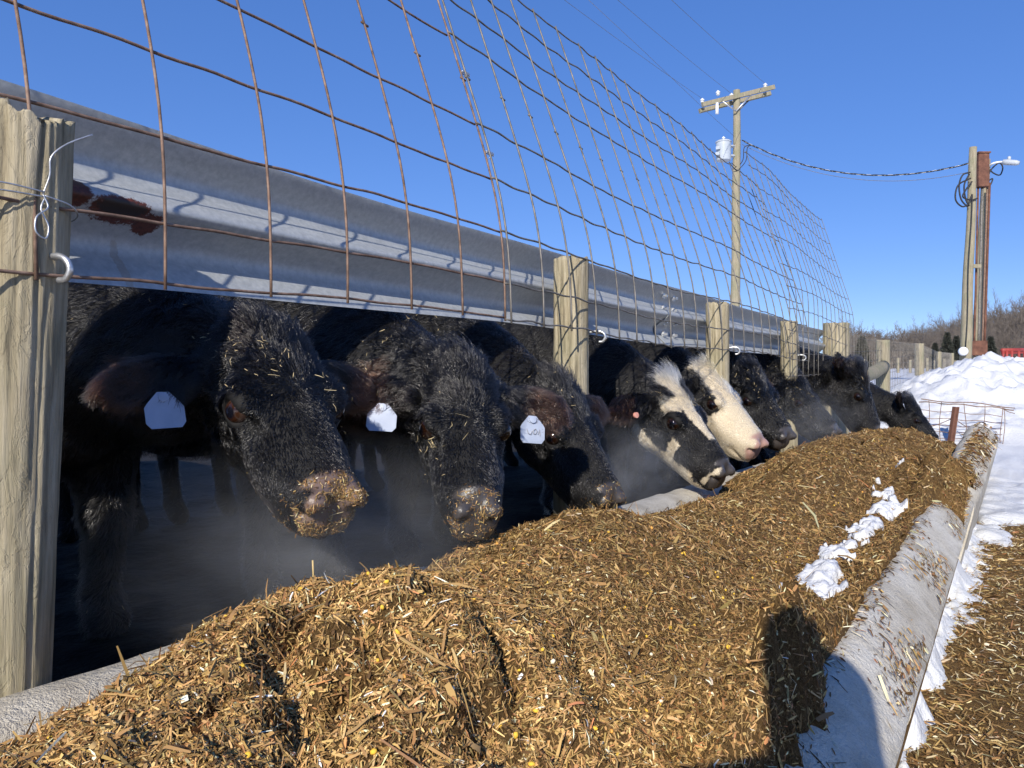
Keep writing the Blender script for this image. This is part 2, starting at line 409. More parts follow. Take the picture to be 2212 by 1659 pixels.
# ------------------------------------------------------------------ the heap of feed
def feed_h(x, y):
    x, y = np.broadcast_arrays(np.asarray(x, float), np.asarray(y, float))
    P = st3(x, y)
    xc = -0.84+0.06*np.sin(y*1.7+0.4)
    H = np.interp(y, [0, .5, .86, 1.1, 1.35, 1.75, 2.2, 2.7, 3.1, 3.5, 3.8, 4.5, 6, 7, 8], [.66, .68, .715, .69, .665, .685, .645, .61, .61, .645, .685, .675, .665, .65, .61])
    # eaten hollows under the heads
    wl = 0.58-0.26*np.exp(-((y-1.30)/0.22)**2)-0.27*np.exp(-((y-3.05)/0.42)**2)-0.10*np.exp(-((y-2.3)/0.2)**2)-0.16*np.exp(-((y-3.75)/0.30)**2)-0.10*np.exp(-((y-4.9)/0.4)**2)+0.04*np.sin(y*5)
    wl = wl-0.30*sstep(0.80, 0.50, y)
    wr = 0.36+0.03*np.sin(y*3.1)
    u = x-xc
    w = np.where(u < 0, wl, wr)
    z = 0.37+(H-0.37)*np.exp(-np.abs(u/w)**2.3)
    # thin layer of old feed against the outer rim
    led = 0.06*np.exp(-((x+0.43)/0.07)**2)*sstep(0.5, 1.4, y)*(1+0.6*fbm(P*3, 3))
    z = z+led
    z = np.maximum(z, 0.522-0.60*np.maximum(0, -0.33-x)-0.9*np.maximum(0, -0.47-x)-3.0*np.maximum(0, x+0.300)+0.022*fbm(P*5+8, 3))
    pile = 0.25*np.exp(-np.abs((y-4.45)/0.55)**2.5)*np.exp(-((x+0.25)/0.17)**2)*(1+0.5*fbm(P*6+3, 3))+0.14*np.exp(-((y-1.60)/0.09)**2)*np.exp(-((x+0.38)/0.09)**2)+0.34*np.exp(-((y-1.22)/0.24)**2)*np.exp(-((x+0.275)/0.040)**2)*np.clip(0.42+1.5*fbm(P*10+3, 3), 0, 1.0)
    z = z+pile
    z = z-0.15*np.exp(-((y-3.35)/0.55)**2)*sstep(-0.90, -1.08, x)-0.05*np.exp(-((y-2.3)/0.25)**2)*sstep(-0.95, -1.1, x)
    z = z-0.5*sstep(8.0, 9.0, y)
    z = z+0.034*fbm(P*3.2+4, 4)+0.030*(np.abs(fbm(P*7+1, 4)))+0.014*fbm(P*26, 3)+0.016*np.abs(fbm(P*14+9, 2))
    # broken clods where the bucket dumped it
    m = 1.25*np.exp(-(((x+0.70)/0.24)**2+((y-0.80)/0.26)**2))+0.12*sstep(2.2, 1.6, y)
    rid = np.abs(fbm(P*np.array([9, 6, 1])+31, 3))
    z = z-m*0.050*sstep(0.20, 0.0, rid)+m*0.035*rid*2
    top = np.where(x < -1.30, 0.535+0.5*np.minimum(0, fbm(P*4, 2)), 9)
    z = np.where(x < -1.38, 0.30, z)
    rz = np.interp(x, [-0.40, -0.340, -0.312, -0.283, -0.258, -0.215, -0.172, -0.156], [0.44, 0.485, 0.513, 0.528, 0.522, 0.489, 0.44, 0.418])
    z = np.where((x > -0.36) & (z < rz+0.008), rz-0.06, z)
    return z
fxs = axis([(-1.46, -1.25, 0.012), (-1.25, -0.165, 0.010)]); fys = axis([(0.1, 2.2, 0.010), (2.2, 4.5, 0.018), (4.5, 9.4, 0.03)])
FX, FY = np.meshgrid(fxs, fys, indexing='ij')
FZ = feed_h(FX, FY)
def feed_q(x, y):
    i = np.clip(np.searchsorted(fxs, x)-1, 0, len(fxs)-2); j = np.clip(np.searchsorted(fys, y)-1, 0, len(fys)-2)
    a = np.clip((x-fxs[i])/(fxs[i+1]-fxs[i]), 0, 1); b = np.clip((y-fys[j])/(fys[j+1]-fys[j]), 0, 1)
    return (FZ[i, j]*(1-a)+FZ[i+1, j]*a)*(1-b)+(FZ[i, j+1]*(1-a)+FZ[i+1, j+1]*a)*b
V, F = grid_mesh(fxs, fys, FZ)
feed = empty('feed_heap', (-0.8, 0.5, 0.2), 'long heap of brown shredded silage and corn filling the bunk', 'feed')
FO = np.array([-0.8, 0.5, 0.2])
heap = link('packed_feed', np_mesh('packed_feed', V-FO, F, True), M_feedbase, feed)

PAL = np.array([[0.34, 0.205, 0.078], [0.44, 0.285, 0.118], [0.25, 0.145, 0.052], [0.165, 0.090, 0.032], [0.095, 0.052, 0.020], [0.62, 0.48, 0.26], [0.74, 0.64, 0.44], [0.34, 0.15, 0.06]])
def flakes(Pt, Nm, L, W, col, tilt=0.35, lift=0.003, thick_bend=0.25, dirs=None, r=rng):
    n = len(Pt)
    a = r.normal(size=(n, 3)) if dirs is None else dirs+r.normal(size=(n, 3))*0.45
    a = a-(a*Nm).sum(1, keepdims=True)*Nm; a /= np.linalg.norm(a, axis=1, keepdims=True)+1e-9
    t = r.normal(0, tilt, (n, 1)); a = a*np.cos(t)+Nm*np.sin(t)
    b = np.cross(Nm, a); b /= np.linalg.norm(b, axis=1, keepdims=True)+1e-9
    s = r.normal(0, 0.6, (n, 1)); c = np.cross(a, b); b = b*np.cos(s)+c*np.sin(s); c = np.cross(a, b)
    L = np.broadcast_to(L, (n,))[:, None]; W = np.broadcast_to(W, (n,))[:, None]
    ctr = Pt+Nm*(lift+np.abs(np.sin(t))*L*0.3)
    bend = c*L*thick_bend*r.normal(0, 0.5, (n, 1))
    tap = r.uniform(0.35, 1.0, (n, 1))
    V = np.stack([ctr-a*L/2-b*W/2*tap, ctr-a*L/2+b*W/2*tap, ctr+bend-b*W/2, ctr+bend+b*W/2, ctr+a*L/2-b*W/2*tap*0.7, ctr+a*L/2+b*W/2*tap*0.7], 1)
    k = np.arange(n)[:, None]*6
    F = np.concatenate([k+np.array([[0, 1, 3, 2]]), k+np.array([[2, 3, 5, 4]])], 0)
    C = np.repeat(col, 6, axis=0)
    return V.reshape(-1, 3), F, C
def pal(n, p, r=rng):
    c = PAL[r.choice(len(PAL), n, p=np.array(p)/np.sum(p))]*np.array([0.98, 1.02, 1.03])
    return c*r.uniform(0.75, 1.25, (n, 1))*(1+r.normal(0, 0.05, (n, 3)))
FEEDP = [28, 9, 30, 19, 8, 2.2, 0.9, 2.5]

def rim_z0(x): return np.interp(x, [p[0] for p in SEC[9:18]], [p[1] for p in SEC[9:18]])
def sample_feed(N, ymin, ymax, xmin, xmax, pw):
    y = rng.uniform(0, 1, int(N*1.45)+200); zmin, zmax = ymin+0.6, ymax+0.6
    q = 1-pw
    d = (zmin**q+y*(zmax**q-zmin**q))**(1/q); y = d-0.6
    x = xmax-(xmax-xmin)*rng.uniform(0, 1, len(y))**1.22
    # fill the trough but spare the bare rims, except where feed lies on them
    z = feed_q(x, y)
    rim = (x > -0.36)
    keep = (~rim) | (z > rim_z0(x)+0.012)
    lw = (x < -1.26); keep &= (~lw) | (z > 0.535)
    keep &= x > -1.375
    x, y, z = x[keep][:N], y[keep][:N], z[keep][:N]
    e = 0.009
    gx = (feed_q(x+e, y)-feed_q(x-e, y))/(2*e); gy = (feed_q(x, y+e)-feed_q(x, y-e))/(2*e)
    Nm = np.stack([-gx, -gy, np.ones_like(gx)], -1); Nm /= np.linalg.norm(Nm, axis=1, keepdims=True)
    return np.stack([x, y, z], -1), Nm
Pt, Nm = sample_feed(300000, 0.15, 9.3, -1.40, -0.155, 2.0)
n = len(Pt); dist = Pt[:, 1]*0.84-Pt[:, 0]*0.54
fs = np.maximum(0.9, (dist/1.4)**0.5)
L = rng.lognormal(math.log(0.0092), 0.52, n)*fs; L = np.minimum(L, 0.07*fs); W = np.clip(rng.lognormal(math.log(0.0020), 0.45, n), 0.0009, 0.006)*fs
big = rng.uniform(0, 1, n) < 0.02; L = np.where(big, L*2.4, L); W = np.where(big, W*1.8, W)
tiltv = 0.30
fc_ = pal(n, FEEDP)*(1.0+0.55*sstep(1.8, 0.9, Pt[:, 1])+0.25*fbm(Pt*2.5, 3))[:, None]
V, F, C = flakes(Pt, Nm, L, W, np.clip(fc_, 0, 0.85), tiltv, 0.002)
o = link('silage_shreds', np_mesh('silage_shreds', V-FO, F, False, C), M_feed, feed); tag(o, kind='stuff')
# corn kernels
def blobs(Pt, Nm, r, col):
    t = (1+5**0.5)/2
    ico = np.array([[-1, t, 0], [1, t, 0], [-1, -t, 0], [1, -t, 0], [0, -1, t], [0, 1, t], [0, -1, -t], [0, 1, -t], [t, 0, -1], [t, 0, 1], [-t, 0, -1], [-t, 0, 1]])/math.sqrt(1+t*t)
    fc = np.array([[0, 11, 5], [0, 5, 1], [0, 1, 7], [0, 7, 10], [0, 10, 11], [1, 5, 9], [5, 11, 4], [11, 10, 2], [10, 7, 6], [7, 1, 8], [3, 9, 4], [3, 4, 2], [3, 2, 6], [3, 6, 8], [3, 8, 9], [4, 9, 5], [2, 4, 11], [6, 2, 10], [8, 6, 7], [9, 8, 1]])
    n = len(Pt); s = rng.uniform(0.6, 1.2, (n, 1, 3))*np.array([1, .8, .55])
    Q = rng.normal(size=(n, 3, 3)); Q, _ = np.linalg.qr(Q)
    V = np.einsum('nij,nvj->nvi', Q, ico[None]*s*np.asarray(r)[:, None, None])+Pt[:, None]
    F = (np.arange(n)[:, None, None]*12+fc[None]).reshape(-1, 3)
    return V.reshape(-1, 3), F, np.repeat(col, 12, axis=0)
Pt, Nm = sample_feed(520, 0.3, 6.5, -1.30, -0.45, 1.7)
ck = np.array([[0.80, 0.50, 0.06], [0.70, 0.50, 0.20], [0.72, 0.36, 0.08], [0.85, 0.78, 0.58]])[rng.choice(4, len(Pt), p=[.5, .25, .15, .10])]
V, F, C = blobs(Pt+Nm*0.003, Nm, rng.uniform(0.0035, 0.0062, len(Pt)), ck)
tag(link('corn_kernels', np_mesh('corn_kernels', V-FO, F, True, C), M_feed, feed), kind='stuff')
# long stalks lying on the heap
Pt, Nm = sample_feed(260, 0.3, 5, -1.25, -0.45, 1.8)
V, F, C = flakes(Pt, Nm, rng.uniform(0.03, 0.085, len(Pt)), rng.uniform(0.0015, 0.0045, len(Pt)), pal(len(Pt), [30, 24, 20, 10, 6, 6, 2, 10]), 0.25, 0.008, 0.12)
tag(link('corn_stalks', np_mesh('corn_stalks', V-FO, F, False, C), M_feed, feed), kind='stuff')

# scraps lying on the bare concrete rims
def rim_z(x):
    px = np.array([p[0] for p in SEC[9:18]]); pz = np.array([p[1] for p in SEC[9:18]])
    return np.interp(x, px, pz)
n = 22000
y = 0.4+(rng.uniform(0, 1, n)**1.6)*4.6; t = rng.uniform(0, 1, n)
cl = fbm(np.stack([t*3, y*2.2, 0*y], -1)+5, 3)
keep = cl > rng.uniform(-0.35, 0.55, n); y, t = y[keep], t[keep]
xr = np.interp(t, [0, 1], [-0.36, -0.165]); zr = rim_z(xr)
sl_ = (rim_z(xr+0.004)-rim_z(xr-0.004))/0.008; nx_ = -sl_/np.sqrt(1+sl_**2); nz_ = 1/np.sqrt(1+sl_**2)
Nm = np.stack([nx_, 0*nx_, nz_], -1)
n = len(y); Pt = np.stack([xr, y, zr], -1)
V, F, C = flakes(Pt, Nm, rng.lognormal(math.log(0.015), 0.55, n), rng.lognormal(math.log(0.003), 0.45, n), pal(n, [10, 8, 16, 26, 30, 6, 10, 10]), 0.12, 0.0050, 0.15, np.tile(np.array([[0.5, -0.6, -0.4]]), (n, 1)))
tag(link('feed_scraps', np_mesh('feed_scraps', V-FO, F, False, C), M_feed, feed), kind='stuff')
n = 2600
y = rng.uniform(5.0, 6.6, n); xr = rng.uniform(-0.36, -0.175, n); zr = rim_z(xr)
kp = fbm(np.stack([xr*14, y*2.5, 0*y], -1)+15, 3) > rng.uniform(-0.5, 0.4, n); y, xr, zr = y[kp], xr[kp], zr[kp]; n = len(y)
sl_ = (rim_z(xr+0.004)-rim_z(xr-0.004))/0.008; Nm = np.stack([-sl_/np.sqrt(1+sl_**2), 0*y, 1/np.sqrt(1+sl_**2)], -1)
Pt = np.stack([xr+0.015+0.050*(y-4.75), y, zr-0.02+0.140*(y-4.75)], -1)
V, F, C = flakes(Pt, Nm, rng.lognormal(math.log(0.030), 0.5, n), rng.lognormal(math.log(0.006), 0.45, n), pal(n, [14, 8, 18, 26, 20, 6, 4, 10]), 0.15, 0.006, 0.15)
tag(link('feed_scraps', np_mesh('feed_scraps', V-FO, F, False, C), M_feed, feed), kind='stuff')
# scraps on the alley floor
n = 24000
y = 1.0+rng.uniform(0, 1, n)**1.6*6.6; x = -0.28+0.8*rng.uniform(0, 1, n)**1.4
z = alley_z(x, y)
V, F, C = flakes(np.stack([x, y, z], -1), np.tile(np.array([[0, 0, 1.0]]), (n, 1)), rng.lognormal(math.log(0.024), 0.55, n), rng.lognormal(math.log(0.0036), 0.45, n), pal(n, [24, 16, 22, 12, 6, 14, 5, 2]), 0.25, 0.006)
lit = link('feed_litter', np_mesh('feed_litter', V, F, False, C), M_feed); tag(lit, 'straw and silage scraps trodden over the alley floor', 'feed litter', kind='stuff')

# clumps of snow: along the rim inside the bunk and at the foot of its outer wall
def lump_field(name, xs, ys, hf, label):
    X, Y = np.meshgrid(xs, ys, indexing='ij'); Z = hf(X, Y); V, F = grid_mesh(xs, ys, Z)
    o = link(name, np_mesh(name, V, F, True), M_snow); return tag(o, label, 'snow', kind='stuff')
def h_in(X, Y):
    P = st3(X, Y)
    m = fbm(P*np.array([5, 2.2, 1])+77, 3)+1.35*fbm(P*13, 4)-np.abs((X+0.455-0.02*np.sin(Y*4))/0.075)**1.6*0.5
    m = m-0.25*sstep(2.2, 1.9, Y)+0.18*np.exp(-((Y-2.5)/0.3)**2)+0.1*np.exp(-((Y-3.9)/0.3)**2)
    return feed_h(X, Y)-0.03+0.050*sstep(0.24, 0.40, m)+0.020*fbm(P*38, 3)*sstep(0.1, 0.3, m)
lump_field('snow_crust', axis([(-0.56, -0.36, 0.006)]), axis([(1.9, 4.9, 0.008)]), h_in, 'broken crust of snow showing through the feed along the rim')
def h_out(X, Y):
    P = st3(X, Y)
    q = (X+0.245)
    m = 0.085*np.exp(-(q/0.045)**2)*(0.05+1.9*fbm(P*np.array([8, 4.5, 1])+13, 4)+0.55*sstep(2.4, 3.6, Y)) + 0.022*fbm(P*22, 4)
    return -0.03+m*1.25+0.05*sstep(3.2, 4.4, Y)*np.exp(-(q/0.16)**2)
lump_field('snow_clumps', axis([(-0.33, 0.06, 0.008)]), axis([(1.2, 6.6, 0.018)]), h_out, 'lumpy snow lying along the foot of the bunk wall')

# ------------------------------------------------------------------ wooden posts
def log_mesh(r0, z0, z1, n, m, seed, cracks=6, deep=0.010, chip=0.02, taper=0.0, rough=1.0):
    a = np.arange(n)*2*math.pi/n
    zt = np.linspace(z0, z1, m)
    A, Zz = np.meshgrid(a, zt, indexing='xy')
    u = (Zz-z0)/(z1-z0)
    cp = np.stack([np.cos(A)*2.2, np.sin(A)*2.2, Zz*1.2], -1)+seed*13.7
    R = r0*(1+0.035*fbm(cp, 3)+taper*(0.5-u))
    gr = np.stack([np.cos(A)*16, np.sin(A)*16, Zz*1.6], -1)+seed
    R = R+rough*(0.0028*fbm(gr, 4)+0.004*np.minimum(0, fbm(np.stack([np.cos(A)*5, np.sin(A)*5, Zz*5], -1)+seed*3, 4)))
    rs = np.random.default_rng(seed)
    for q in range(cracks):
        a0 = rs.uniform(0, 2*math.pi); zc = rs.uniform(z0, z1); zl = rs.uniform(0.3, 0.9)*(z1-z0)
        if q < 2: zc = z1
        aw = a0+0.14*fbm(np.stack([Zz*3, 0*Zz+q, 0*Zz], -1)+seed, 3)
        d = np.abs((A-aw+math.pi) % (2*math.pi)-math.pi)*r0
        R = R-deep*rs.uniform(0.5, 1)*np.exp(-(d/0.0026)**2)*np.exp(-((Zz-zc)/zl)**2)
    Zt = Zz.copy()
    Zt[-1] += chip*fbm(np.stack([np.cos(a)*2.5, np.sin(a)*2.5, 0*a], -1)+seed*5, 3)
    Zt[-2] = np.minimum(Zt[-2], Zt[-1]-0.004)
    V = np.stack([R*np.cos(A), R*np.sin(A), Zt], -1).reshape(-1, 3)
    i = np.arange(m-1)[:, None]*n; j = np.arange(n)[None]; j2 = (j+1) % n
    F = np.stack([i+j, i+j2, i+n+j2, i+n+j], -1).reshape(-1, 4).tolist()
    rings = [np.arange((m-1)*n, m*n)]
    V = list(map(tuple, V)); last = np.array(V[(m-1)*n:])
    b = (m-1)*n
    for k, s in enumerate((0.93, 0.6, 0.25)):
        q = last.copy(); q[:, :2] *= s; q[:, 2] = last[:, 2]*s+last[:, 2].mean()*(1-s)+0.004*rs.normal(size=n)*s
        nb = len(V); V.extend(map(tuple, q))
        F.extend([(b+j, b+(j+1) % n, nb+(j+1) % n, nb+j) for j in range(n)]); b = nb
    V.append((0, 0, last[:, 2].mean())); c = len(V)-1
    F.extend([(b+j, b+(j+1) % n, c) for j in range(n)])
    return V, F
def post(name, x, y, r, z0, z1, n, m, seed, label, lean=(0, 0), group='posts carrying the guard rail', mat=None, **kw):
    V, F = log_mesh(r, z0, z1, n, m, seed, **kw)
    V = np.array(V); V[:, 0] += lean[0]*(V[:, 2]-1.0); V[:, 1] += lean[1]*(V[:, 2]-1.0)
    mm = bpy.data.meshes.new(name); mm.from_pydata(V.tolist(), [], F); mm.polygons.foreach_set('use_smooth', np.ones(len(mm.polygons), dtype=bool)); mm.update()
    o = link(name, mm, mat or M_wood, None, (x, y, 0)); return tag(o, label, 'post', group)
PX = -1.465
post('fence_post', PX-0.012, 0.655, 0.083, 0.1, 1.515, 120, 190, 3, 'thick cracked wooden post wrapped with wire, nearest the camera', (0.035, 0.022), cracks=9, deep=0.009, chip=0.04)
post('fence_post', PX, 2.70, 0.070, 0.1, 1.545, 72, 120, 5, 'sunlit wooden post standing behind the third black cow', cracks=7)
post('fence_post', PX, 4.53, 0.068, 0.1, 1.53, 56, 90, 8, 'wooden post directly behind the white-faced cow', cracks=5)
post('fence_post', PX, 6.31, 0.066, 0.1, 1.545, 40, 70, 11, 'green-tinged wooden post just before the thick corner post', cracks=5)
post('fence_post', PX, 8.28, 0.125, 0.1, 1.66, 48, 70, 14, 'thick corner post at the far end of the guard rail', cracks=4, chip=0.01)

# ------------------------------------------------------------------ guard rail
RX = -1.545; RTOP = 1.585
WP = [(-0.024, 0.0), (-0.028, -0.012), (-0.055, -0.045), (-0.076, -0.063), (-0.081, -0.075), (-0.081, -0.092), (-0.074, -0.105), (-0.050, -0.124), (-0.012, -0.144), (-0.003, -0.152), (0.0, -0.158),
      (-0.003, -0.165), (-0.012, -0.174), (-0.050, -0.194), (-0.074, -0.212), (-0.081, -0.225), (-0.081, -0.242), (-0.076, -0.254), (-0.055, -0.272), (-0.022, -0.304), (-0.016, -0.316)]
def rail(y0, y1, off, label, seed):
    ys_ = np.linspace(y0, y1, 90); n = len(WP); V = []
    for s_ in (0.0, -0.0032):
        for y in ys_:
            sag = 0.012*math.sin(y*0.9+seed)-0.055*math.exp(-max(0, y-0.2)/0.9); lift_ = 0.034*math.exp(-max(0, y-0.3)/1.1)
            for (x, z) in WP:
                f = z/-0.316
                V.append((RX+off+x+s_+0.004*math.sin(y*2.1+z*9+seed), y, RTOP+z+sag*f+lift_*(1-f)+0.004*math.sin(y*3.3+x*30)))
    m = len(ys_); F = []
    for s_ in range(2):
        for i in range(m-1):
            for j in range(n-1):
                b = s_*m*n+i*n+j; q = (b, b+1, b+n+1, b+n)
                F.append(q if s_ else q[::-1])
    for i in range(m-1):
        for j in (0, n-1):
            b = i*n+j; F.append((b, b+n, b+n+m*n, b+m*n))
    for i in (0, m-1):
        for j in range(n-1):
            b = i*n+j; F.append((b, b+1, b+1+m*n, b+m*n))
    root = empty('guard_rail', (RX, y0, 1.27), label, 'guard rail', 'guard rail lengths above the cattle')
    mm = MB(); mm.add(V, F)
    o = mm.build('beam', M_rail, None, (RX, y0, 1.27), smooth=True); o.location = (0, 0, 0); o.parent = root
    o.modifiers.new('edges', 'EDGE_SPLIT').split_angle = math.radians(60)
    return root
r1 = rail(-2.4, 4.22, 0.0, 'galvanised steel guard rail with rust patch beside the nearest post', 0)
r2 = rail(3.93, 8.25, 0.006, 'farther galvanised steel guard rail bolted on behind the white-faced cow', 2)
def bolt(root, x, y, z):
    mb = MB(); o3 = np.array(root.location)
    pts = [(x, y, z), (x+0.006, y, z+0.001), (x+0.012, y, z+0.001), (x+0.0125, y, z+0.001)]
    mb.tube(pts, [0.017, 0.017, 0.016, 0.002], 8); mb.tube([(x, y, z), (x+0.03, y, z)], 0.008, 6)
    o = mb.build('bolt', M_zinc, None, root.location); o.location = (0, 0, 0); o.parent = root
for yy in (4.00, 4.15):
    for zz in (-0.052, -0.120, -0.196, -0.262): bolt(r2, RX+0.006-0.062, yy, RTOP+zz)

# ------------------------------------------------------------------ welded wire panels
ROWS = [0.205, 0.322, 0.492, 0.672, 0.868, 1.20, 1.37, 1.53, 1.69]
def prof(h): return -1.383-0.36*0.11*np.log1p(np.exp((np.asarray(h, float)-0.53)/0.11))
def prof_far(h): return -1.340-0.31*0.05*np.log1p(np.exp((np.asarray(h, float)-0.72)/0.05))
def panel(y0, dy, cnt, label, mat, seed, pf, rows=ROWS, r=0.0034, dz=0.0, over=0.03, grade=0.0, wigk=1.0):
    rs = np.random.default_rng(seed)
    root = empty('wire_panel', (float(pf(0.2)), y0, ZC+rows[0]), label, 'wire panel', 'wire panels fixed above the bunk')
    O = np.array(root.location)
    yk = y0+dy*np.arange(cnt)+rs.normal(0, 0.006, cnt)
    y1 = yk[-1]
    ph = rs.uniform(0, 6, 3)
    def warp(y, h):
        b = 0.011*np.sin(y*1.9+ph[0])+0.004*np.sin(y*4.7+ph[1])*h
        v = 0.012*np.sin(y*2.3+ph[2]+h)+grade*(y-1.5)
        return b, v
    for ri, h in enumerate(rows):
        ya = np.arange(y0-over, y1+over+1e-6, dy/8)
        kink = 0.0035*rs.normal(size=len(ya)); kink = np.convolve(kink, np.hanning(9)/4, 'same')
        wig = wigk*0.0035*np.sin((ya-y0)/dy*2*math.pi+rs.uniform(0, 6))*rs.uniform(0.2, 1)
        b, v = warp(ya, h)
        pts = np.stack([pf(h)+b, ya, ZC+h+dz+v+kink+wig], -1)-O
        tube_obj('horizontal_wire', pts, r, mat, root)
    hs = np.linspace(rows[0]-0.012, rows[-1]+0.012, 26)
    for k, y in enumerate(yk):
        b, v = warp(y, hs)
        jy = np.convolve(rs.normal(0, 0.0035, len(hs)+16), np.hanning(13)/6, 'same')[8:-8]*0.8+rs.normal(0, 0.008)*(hs-rows[0])
        pts = np.stack([pf(hs)+b+2*r*0.9, y+jy, ZC+hs+dz+v], -1)-O
        tube_obj('vertical_wire', pts, r*1.02, mat, root)
        # cut stub of the missing horizontal
        if rs.uniform() < 0.85:
            i = int(np.argmin(np.abs(hs-1.03))); p = pts[i]
            tube_obj('wire_stub', [p+np.array([0, -0.012, 0]), p+np.array([0.001, 0.016, -0.004])], r, mat, root)
    return root
panel(0.665-0.24*12, 0.24, 19, 'rusty wire panel tied to the nearest post, across the sky', M_wire, 21, prof, grade=0.012, wigk=0.35)
panel(2.125, 0.205, 23, 'long weathered wire panel spanning the posts behind the middle cows', M_wire_grey, 22, prof, dz=-0.006)
panel(5.75, 0.20, 15, 'last wire panel, leaning back above the thick corner post', M_wire_grey, 23, prof_far, rows=[0.07, 0.235, 0.40, 0.56, 0.72, 0.88, 1.10, 1.28, 1.46, 1.62, 1.72], r=0.0028)

# ties, hooks
def hook(p, label):
    x, y, z = p
    c = [(x-0.07, y-0.02, z+0.005), (x-0.005, y-0.004, z+0.016), (x+0.022, y+0.004, z+0.010), (x+0.030, y+0.008, z-0.008), (x+0.020, y+0.006, z-0.024), (x+0.004, y+0.002, z-0.026)]
    o = tube_obj('hook', smooth_path(c, 6), 0.0058, M_zinc, None, p, 8); tag(o, label, 'hook', 'hooks holding the wire panels')
hook((-1.385, 0.690, ZC+0.205), 'white zinc hook in the nearest post holding the lowest wire')
hook((-1.385, 2.775, ZC+0.195), 'small zinc hook low on the sunlit post behind the third cow')
hook((-1.385, 4.60, ZC+0.205), 'small zinc hook on the post behind the white-faced cow')
hook((-1.385, 6.38, ZC+0.215), 'small zinc hook on the green-tinged post')
tw = empty('tie_wire', (-1.38, 0.66, 1.37), 'pale tie wire twisted round the nearest post with loose ends', 'wire')
TO = np.array(tw.location)
for pts in ([(-1.378, 0.665, 1.372), (-1.37, 0.672, 1.405), (-1.365, 0.672, 1.435), (-1.36, 0.695, 1.462), (-1.352, 0.735, 1.488)],
            [(-1.376, 0.664, 1.372), (-1.372, 0.67, 1.350), (-1.368, 0.65, 1.330), (-1.366, 0.648, 1.305), (-1.367, 0.664, 1.296), (-1.370, 0.670, 1.318), (-1.374, 0.660, 1.345), (-1.377, 0.668, 1.368)],
            [(-1.376, 0.667, 1.376), (-1.374, 0.60, 1.378), (-1.385, 0.55, 1.372), (-1.44, 0.54, 1.37)],
            [(-1.376, 0.667, 1.368), (-1.376, 0.60, 1.366), (-1.387, 0.55, 1.362), (-1.44, 0.54, 1.36)],
            [(-1.376, 0.667, 1.370), (-1.378, 0.71, 1.362), (-1.400, 0.735, 1.350), (-1.45, 0.745, 1.345)]):
    tube_obj('strand', smooth_path(pts, 6)-TO, 0.0016, M_zinc, tw, sides=5)
for y, h, lb in ((2.13, 1.06, 'upper'), (2.13, 0.77, 'lower')):
    x = float(prof(h)); pts = [(x+0.008+0.006*math.cos(a), y+0.022*math.sin(a), ZC+h+0.0006*a) for a in np.linspace(0, 14, 40)]
    pts += [(x+0.015, y-0.02, ZC+h-0.02), (x+0.014, y-0.025, ZC+h-0.035)]
    o = tube_obj('panel_tie', pts, 0.0014, M_zinc, None, (x, y, ZC+h), 4); tag(o, lb+' twist of thin wire joining two wire panels against the sky', 'wire', 'ties joining wire panels')
# ------------------------------------------------------------------ cattle
def unit(v): v = np.asarray(v, float); return v/(np.linalg.norm(v)+1e-12)

